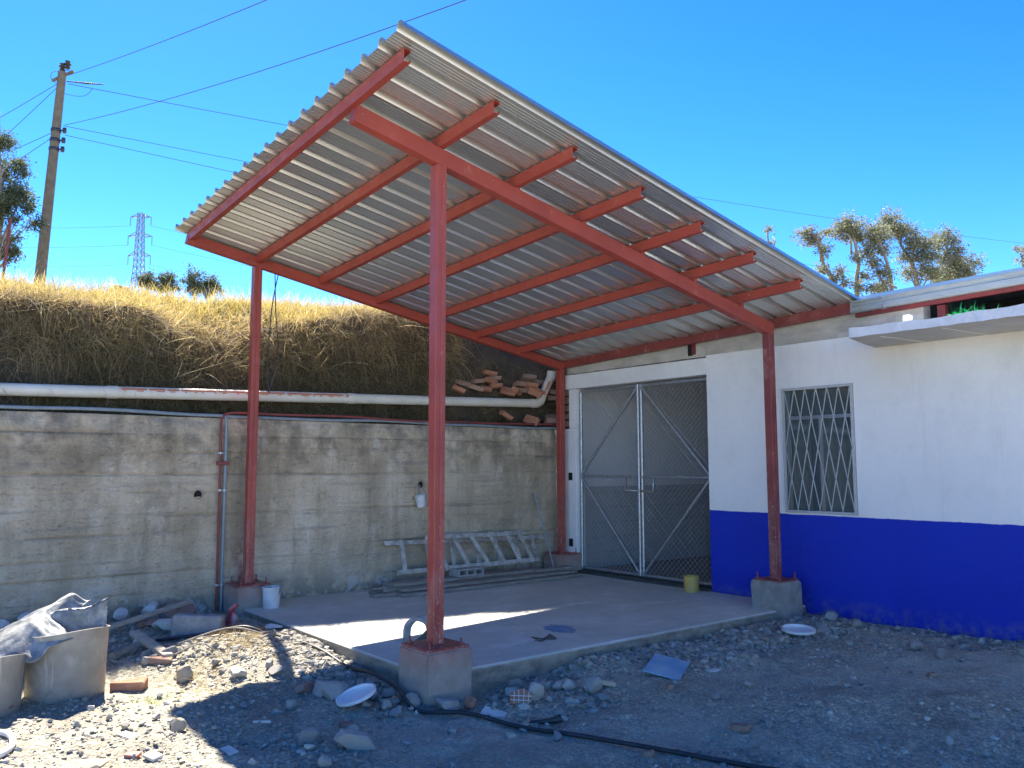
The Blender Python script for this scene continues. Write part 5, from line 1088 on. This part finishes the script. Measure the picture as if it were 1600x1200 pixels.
# ------------------------------------------------------------------ trees
LEAF = [(.19, .21, .13), (.25, .26, .16), (.14, .165, .10), (.33, .33, .23), (.28, .265, .13)]
def tree(loc, trunk, limbs, clumps, nleaf, ls, label, cols=LEAF, group='eucalyptus trees beyond the building', name='eucalyptus_tree'):
    """offsets are metres to the right (facing the yard), metres away, metres up"""
    loc = Vector(loc); t = thing(name, loc, label, 'tree', group); P3 = lambda p: loc+rv*p[0]+fv*p[1]+Vector((0, 0, p[2]))
    mb = MB(); tp = smooth_path([P3(p) for p in trunk], 4); n_ = len(tp); r0 = trunk[-1][2]*.012+.03; mb.tube(tp, [r0*(1-.8*q/(n_-1)) for q in range(n_)], 7)
    for li in limbs: lp = smooth_path([P3(p) for p in li], 4); mb.tube(lp, [r0*.42*(1-.75*q/(len(lp)-1)) for q in range(len(lp))], 5)
    cs = []; trk = [Vector(p) for p in trunk]
    for (cx, cz, cr) in clumps:
        dy = random.uniform(-.6, .6)*min(2, trunk[-1][2]*.12); c = Vector((cx, dy, cz)); cs.append((c, cr))
        # a twig to each clump from the nearest lower trunk point
        st_ = max((p for p in trk if p.z <= cz-.2*cr), key=lambda p: p.z-.4*abs(p.x-cx), default=trk[0]); mid = st_.lerp(c, .55)+Vector((0, 0, .12*(c-st_).length)); lp = smooth_path([P3(st_), P3(mid), P3(c)], 3); mb.tube(lp, [r0*.3*(1-.7*q/(len(lp)-1)) for q in range(len(lp))], 4)
        for _ in range(4):
            e = c+Vector((random.uniform(-1, 1), random.uniform(-1, 1), random.uniform(-.3, 1)))*cr*.8; mb.tube([P3(c), P3(e)], [r0*.09, r0*.04], 3, False)
    obj('trunk', mb, 'bark', t, smooth=True)
    tot = sum(r_**2 for _, r_ in cs); PS = []; 
    for c, cr in cs:
        n_ = int(2.6*nleaf*cr*cr/tot); sub = rng.normal(size=(max(5, n_//14), 3)); sub = unit(sub)*rng.uniform(.2, 1.35, (len(sub), 1))*cr*np.array([1.2, 1.2, .95]); k_ = rng.integers(0, len(sub), n_)
        q = sub[k_]+rng.normal(size=(n_, 3))*np.clip(cr*.30, 0, .11); PS.append(q+np.array(c))
    Q_ = np.concatenate(PS); P = np.array(loc)+Q_[:, :1]*np.array(rv)+Q_[:, 1:2]*np.array(fv)+Q_[:, 2:]*np.array([0, 0, 1.]); n_ = len(P)
    D = unit(rng.normal(size=(n_, 3))*[1, 1, .7]+[0, 0, -.45]); L_ = rng.uniform(.7, 1.4, n_)*ls*.62; S_ = unit(np.cross(D, rng.normal(size=(n_, 3)))); Wd = (L_*rng.uniform(.28, .5, n_))[:, None]
    V = np.stack([P, P+D*L_[:, None]*.5+S_*Wd*.5, P+D*L_[:, None], P+D*L_[:, None]*.5-S_*Wd*.5], 1).reshape(-1, 3); F = np.arange(n_*4).reshape(-1, 4).tolist()
    cc = np.repeat(np.concatenate([pal(n_, cols, [1]*len(cols)), np.ones((n_, 1))], 1).astype(np.float32), 4, 0)
    o = obj('crown', (V, F), 'leaf', t); a = o.data.color_attributes.new('tone', 'FLOAT_COLOR', 'POINT'); a.data.foreach_set('color', cc.ravel()); return t
def tree_at(u0, dep, spec, trunkpx, limbpx, clumppx, nleaf, ls, label, **k):
    """sizes taken from bearings at a chosen range, then built as a solid tree standing on the hill"""
    s = dep/1293.4; base = pp(u0, 470, dep); gz_ = hillz(base.x, base.y); loc = Vector((base.x, base.y, gz_))
    cv = lambda u, v: ((u-u0)*s, (735-v)*s+1.36-gz_)
    tr_pts = [(0, 0, 0)]+[(cv(u, v)[0], random.uniform(-.2, .2), cv(u, v)[1]) for u, v in trunkpx]
    lb = [[(cv(u, v)[0], random.uniform(-.4, .4), cv(u, v)[1]) for u, v in li] for li in limbpx]
    return tree(loc, tr_pts, lb, [(*cv(u, v), r_*s) for u, v, r_ in clumppx], nleaf, ls, label, **k)
tree_at(1203, 36, 0, [(1204, 430), (1203, 366)], [[(1204, 410), (1194, 385), (1190, 380)], [(1203, 405), (1212, 385), (1214, 372)]], [(1202, 366, 6), (1194, 384, 4), (1211, 380, 5)], 160, .16, 'sparse bare tree leftmost behind the building roof')
tree_at(1300, 31, 0, [(1302, 460), (1292, 420), (1283, 385), (1270, 365)], [[(1290, 412), (1286, 390), (1288, 372)], [(1302, 455), (1310, 435), (1320, 425)]], [(1264, 366, 11), (1281, 372, 12), (1274, 380, 9), (1291, 374, 7), (1283, 402, 10), (1293, 424, 9), (1298, 446, 8), (1310, 432, 9), (1320, 452, 9)], 1500, .15, 'slender leaning tree with tufted top behind the roof, second from left')
tree_at(1343, 30, 0, [(1343, 460), (1341, 420), (1337, 385), (1332, 358)], [[(1339, 400), (1325, 380), (1312, 370)], [(1341, 410), (1349, 385), (1350, 368)]], [(1330, 354, 14), (1318, 366, 12), (1344, 362, 12), (1350, 372, 8), (1336, 374, 10), (1334, 416, 7), (1350, 440, 7), (1340, 458, 9), (1356, 462, 8)], 1800, .15, 'straight slim tree with round tufted crown, middle of the roof line')
tree_at(1398, 30, 0, [(1398, 470), (1392, 430), (1378, 390), (1372, 372)], [[(1390, 455), (1365, 425), (1350, 410)], [(1398, 460), (1385, 440), (1372, 440)]], [(1376, 364, 14), (1368, 378, 13), (1388, 372, 13), (1361, 396, 11), (1382, 396, 12), (1366, 420, 10), (1378, 438, 11), (1386, 452, 10), (1374, 458, 9)], 2300, .15, 'forked tree with open grey green crown left of the tallest tree')
tree_at(1432, 31, 0, [(1432, 470), (1424, 420), (1414, 385), (1400, 345)], [[(1424, 420), (1436, 395), (1450, 385)], [(1416, 390), (1420, 370), (1428, 360)]], [(1398, 344, 14), (1410, 352, 14), (1424, 364, 14), (1406, 366, 12), (1438, 378, 14), (1448, 392, 14), (1422, 392, 13), (1434, 408, 14), (1450, 414, 12), (1412, 412, 10), (1426, 430, 12), (1440, 434, 13), (1452, 440, 11)], 3600, .15, 'tallest tree of the group rising behind the building roof')
tree_at(1480, 32, 0, [(1480, 465), (1486, 420), (1478, 390), (1476, 375)], [[(1484, 430), (1500, 410), (1512, 410)]], [(1478, 376, 12), (1487, 384, 10), (1471, 392, 10), (1492, 402, 13), (1505, 410, 13), (1518, 418, 12), (1480, 410, 12), (1490, 424, 14), (1508, 428, 13), (1524, 432, 8), (1474, 430, 13), (1490, 442, 14), (1466, 446, 14), (1506, 440, 11)], 3600, .15, 'dense bushy tree rightmost of the group behind the roof')
tree_at(1606, 32, 0, [(1606, 450), (1604, 410)], [], [(1603, 400, 7), (1610, 410, 12), (1606, 392, 6)], 300, .15, 'tree whose leaves just touch the right frame edge')
tree_at(-12, 22, 0, [(-10, 420), (-8, 330), (-12, 240), (-16, 170)], [[(-9, 400), (8, 350), (20, 320)], [(-8, 330), (5, 280), (10, 255)], [(-10, 420), (8, 400), (20, 395)]], [(2, 222, 11), (4, 248, 13), (14, 264, 10), (-6, 230, 16), (8, 292, 14), (22, 300, 10), (-2, 300, 16), (34, 316, 13), (44, 330, 8), (20, 326, 12), (36, 344, 12), (26, 352, 10), (6, 330, 14), (10, 372, 10), (20, 396, 9), (4, 402, 12), (-8, 380, 16), (-20, 260, 20), (-24, 340, 22)], 5200, .12, 'dark leafy tree cut off by the left frame edge', cols=[(.10, .13, .07), (.14, .165, .09), (.07, .10, .05)], group='trees on the hill at left')
for (u, lab, cl) in ((228, 'sparse low bush beyond the crest right of lattice tower', [(226, 434, 7), (236, 440, 6)]), (262, 'small bush on the far crest, middle one', [(258, 437, 8), (268, 441, 7), (252, 443, 6)]), (302, 'tallest small tree on the far crest before the canopy', [(298, 428, 9), (306, 434, 10), (290, 440, 9), (310, 444, 9), (300, 446, 10)]), (330, 'last small bush on the far crest beside the canopy', [(328, 442, 8), (336, 447, 6), (320, 448, 6)])):
    tree_at(u, 55, 0, [(u, 458), (u-1, cl[0][1]+3)], [], cl+[(a+d_+random.uniform(-3, 3), b1_+e_+random.uniform(-3, 2), r1_*.8) for a, b1_, r1_ in cl for d_, e_ in ((-5, 7), (4, 9), (-2, 16), (6, 17))], 900, .25, lab, cols=[(.10, .14, .09), (.14, .17, .11)], group='bushes on the far crest', name='small_tree')
